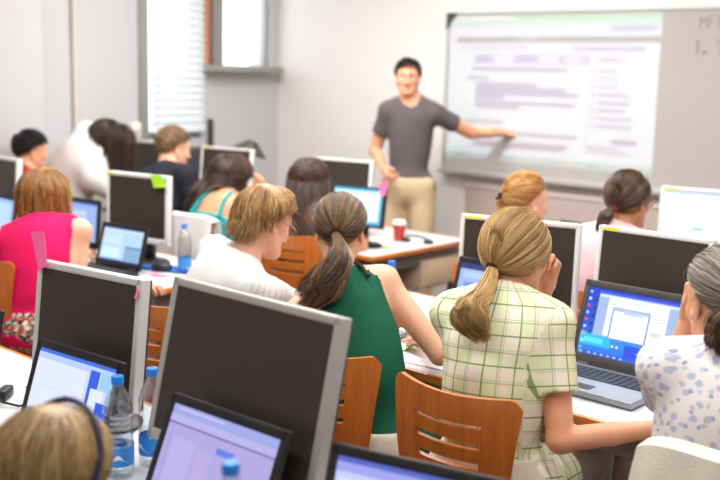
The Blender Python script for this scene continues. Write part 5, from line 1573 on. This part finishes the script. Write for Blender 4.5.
# ------------------------------------------------------------------ light
wd = bpy.data.worlds.new('world'); scene.world = wd; wd.use_nodes = True
bg = wd.node_tree.nodes['Background']; bg.inputs['Color'].default_value = (.93, .97, 1.0, 1); bg.inputs['Strength'].default_value = WORLD
def area(loc, sx, sy, power, col=(1, .975, .945), rot=(0, 0, 0)):
    l = bpy.data.lights.new('ceiling_or_window_light', 'AREA'); l.shape = 'RECTANGLE'; l.size = sx; l.size_y = sy; l.energy = power; l.color = col
    o = bpy.data.objects.new('ceiling_or_window_light', l); o.location = loc; o.rotation_euler = rot; link(o)
for x, y, k in ((-4.7, 3.9, .36), (-3.7, 3.9, 1.25), (-2.4, 3.9, .6), (-1.1, 3.7, .42), (-4.0, 2.3, .68), (-2.5, 2.2, .74), (-.8, 2.0, .66), (-3.0, .4, .45), (-1.2, .4, .5)):
    area((x, y, CZ-.03), 1.3, .22, LAMP*k)
# area lamp added outside the left windows to stand in for daylight
area((LX-.5, 5.0, 2.3), 1.3, 1.3, WINDOW, (.92, .97, 1.0), (0, R_(-90), 0))

# projector: a real lamp whose beam carries the web page
def projector(loc, x0, x1, z0, z1, plane_y, power):
    l = bpy.data.lights.new('projector_lamp', 'POINT'); l.shadow_soft_size = .012; l.energy = power; l.use_nodes = True
    nt = l.node_tree; N, L = nt.nodes, nt.links
    em = N['Emission']
    geo = N.new('ShaderNodeNewGeometry'); sp = N.new('ShaderNodeSeparateXYZ'); L.new(geo.outputs['Incoming'], sp.inputs[0])
    def mth(op, a, b=None, c=None):
        n = N.new('ShaderNodeMath'); n.operation = op
        for i, q in enumerate((a, b, c)):
            if q is None: continue
            if isinstance(q, (int, float)): n.inputs[i].default_value = q
            else: L.new(q, n.inputs[i])
        return n.outputs[0]
    SG = PROJ_SIGN
    dy = mth('MULTIPLY', sp.outputs['Y'], SG)
    k = mth('DIVIDE', plane_y-loc[1], dy)
    px = mth('MULTIPLY_ADD', mth('MULTIPLY', sp.outputs['X'], SG), k, loc[0]); pz = mth('MULTIPLY_ADD', mth('MULTIPLY', sp.outputs['Z'], SG), k, loc[2])
    u = mth('DIVIDE', mth('SUBTRACT', px, x0), x1-x0); v = mth('DIVIDE', mth('SUBTRACT', z1, pz), z1-z0)
    def inside(u0, v0, u1, v1):
        return mth('MULTIPLY', mth('COMPARE', u, (u0+u1)/2, (u1-u0)/2), mth('COMPARE', v, (v0+v1)/2, (v1-v0)/2))
    col = None
    for r in RECTS:
        x = N.new('ShaderNodeMix'); x.data_type = 'RGBA'
        L.new(inside(r[0], r[1]-.004*(r[3]-r[1] < .025), r[2], r[3]+.005*(r[3]-r[1] < .025)), x.inputs['Factor'])
        if col is None: x.inputs['A'].default_value = (.62, .82, 1, 1)
        else: L.new(col, x.inputs['A'])
        x.inputs['B'].default_value = (*[q**2.5 for q in lin(r[4])], 1); col = x.outputs['Result']
    L.new(col, em.inputs['Color'])
    L.new(mth('MULTIPLY', inside(0, 0, 1, 1), mth('MULTIPLY', mth('GREATER_THAN', dy, .05), mth('POWER', mth('DIVIDE', .85, mth('MAXIMUM', dy, .05)), 3.))), em.inputs['Strength'])
    o = bpy.data.objects.new('projector_lamp', l); o.location = loc; link(o)
RECTS = [(0, 0, 1, .035, (180, 236, 206)), (0, .0, .33, .03, (244, 250, 255)), (0, .035, 1, .075, (200, 244, 240)), (0, .075, 1, .125, (236, 244, 255)), (.78, .085, .98, .11, (200, 205, 235)), (.04, .145, 1, .185, (92, 90, 106)), (.36, .15, .45, .18, (200, 200, 215)), (.86, .152, .98, .178, (150, 150, 168)),
         (.06, .21, .4, .225, (214, 224, 244)), (.62, .215, .94, .235, (190, 200, 236)), (.14, .265, .7, .325, (176, 194, 244)), (.24, .27, .34, .32, (238, 243, 255)), (.46, .275, .56, .315, (238, 243, 255)), (.58, .275, .67, .315, (232, 238, 255)), (.74, .28, .86, .31, (206, 214, 244)),
         (.13, .355, .6, .372, (130, 170, 220)), (.1, .42, .22, .437, (160, 190, 226)), (.15, .46, .46, .478, (120, 164, 220)), (.15, .49, .6, .508, (118, 160, 222)), (.15, .52, .66, .538, (120, 160, 224)), (.15, .55, .3, .568, (126, 170, 224)), (.15, .585, .65, .60, (130, 160, 226)), (.15, .612, .38, .63, (140, 176, 226)),
         (.1, .72, .3, .735, (176, 180, 220)), (.1, .795, .66, .81, (170, 160, 206)), (.15, .86, .62, .88, (180, 160, 200)), (.15, .885, .6, .90, (184, 166, 206)),
         (.7, .35, .705, .9, (220, 226, 240)), (.72, .36, .73, .375, (170, 180, 226)), (.745, .36, .82, .372, (200, 208, 236)), (.72, .41, .73, .425, (90, 110, 226)), (.745, .41, .83, .422, (200, 208, 236)), (.72, .46, .73, .475, (90, 110, 226)), (.745, .46, .83, .472, (190, 200, 234)), (.72, .51, .73, .525, (160, 140, 200)), (.745, .51, .88, .523, (180, 190, 226)),
         (.72, .56, .73, .575, (190, 160, 190)), (.745, .56, .89, .573, (180, 190, 226)), (.72, .61, .73, .625, (90, 110, 226)), (.745, .61, .87, .623, (180, 190, 226)), (.72, .66, .73, .675, (170, 200, 180)), (.745, .66, .9, .673, (184, 194, 228)), (.72, .71, .73, .725, (90, 110, 226)), (.745, .71, .9, .723, (184, 194, 228)), (.82, .80, .93, .825, (150, 160, 226)),
         (.71, .85, .85, .86, (190, 200, 226)), (.71, .88, .9, .89, (190, 200, 226)), (0, .955, 1, 1, (176, 226, 226)), (.05, .962, .09, .99, (120, 190, 170)), (.34, .962, .37, .99, (200, 190, 226)), (.42, .962, .45, .99, (226, 226, 160)), (.52, .962, .55, .99, (190, 180, 226)), (.62, .962, .65, .99, (240, 220, 200)), (.72, .962, .75, .99, (150, 160, 216)), (.82, .962, .85, .99, (214, 220, 240)), (.92, .962, .95, .99, (240, 210, 140))]
projector((-3.5, 3.65, 2.75), -4.29, -2.722, 1.125, 2.10, FY-.022, PROJ)

# ------------------------------------------------------------------ camera
A = R_(41.6); pt = math.atan(.166); ro = .025
w_ = np.array([-math.sin(A)*math.cos(pt), math.cos(A)*math.cos(pt), -math.sin(pt)]); r0 = np.array([math.cos(A), math.sin(A), 0]); u0 = np.cross(r0, w_)
rr = r0*math.cos(ro)+u0*math.sin(ro); uu = u0*math.cos(ro)-r0*math.sin(ro)
cam = bpy.data.cameras.new('camera'); co = bpy.data.objects.new('camera', cam); link(co)
Mx = Matrix(((rr[0], uu[0], -w_[0], 0), (rr[1], uu[1], -w_[1], 0), (rr[2], uu[2], -w_[2], 1.69), (0, 0, 0, 1)))
co.matrix_world = Mx
cam.sensor_width = 36; cam.lens = 50; cam.clip_start = .05
cam.dof.use_dof = True; cam.dof.focus_distance = 2.8; cam.dof.aperture_fstop = 2.2
scene.camera = co
vs = scene.view_settings
vs.view_transform = 'Standard'; vs.look = 'None'; vs.gamma = 1; vs.use_curve_mapping = False; vs.exposure = EXPO
scene.cycles.use_denoising = True
scene.cycles.max_bounces = 8; scene.cycles.diffuse_bounces = 4; scene.cycles.transparent_max_bounces = 16
scene.cycles.sample_clamp_indirect = 4
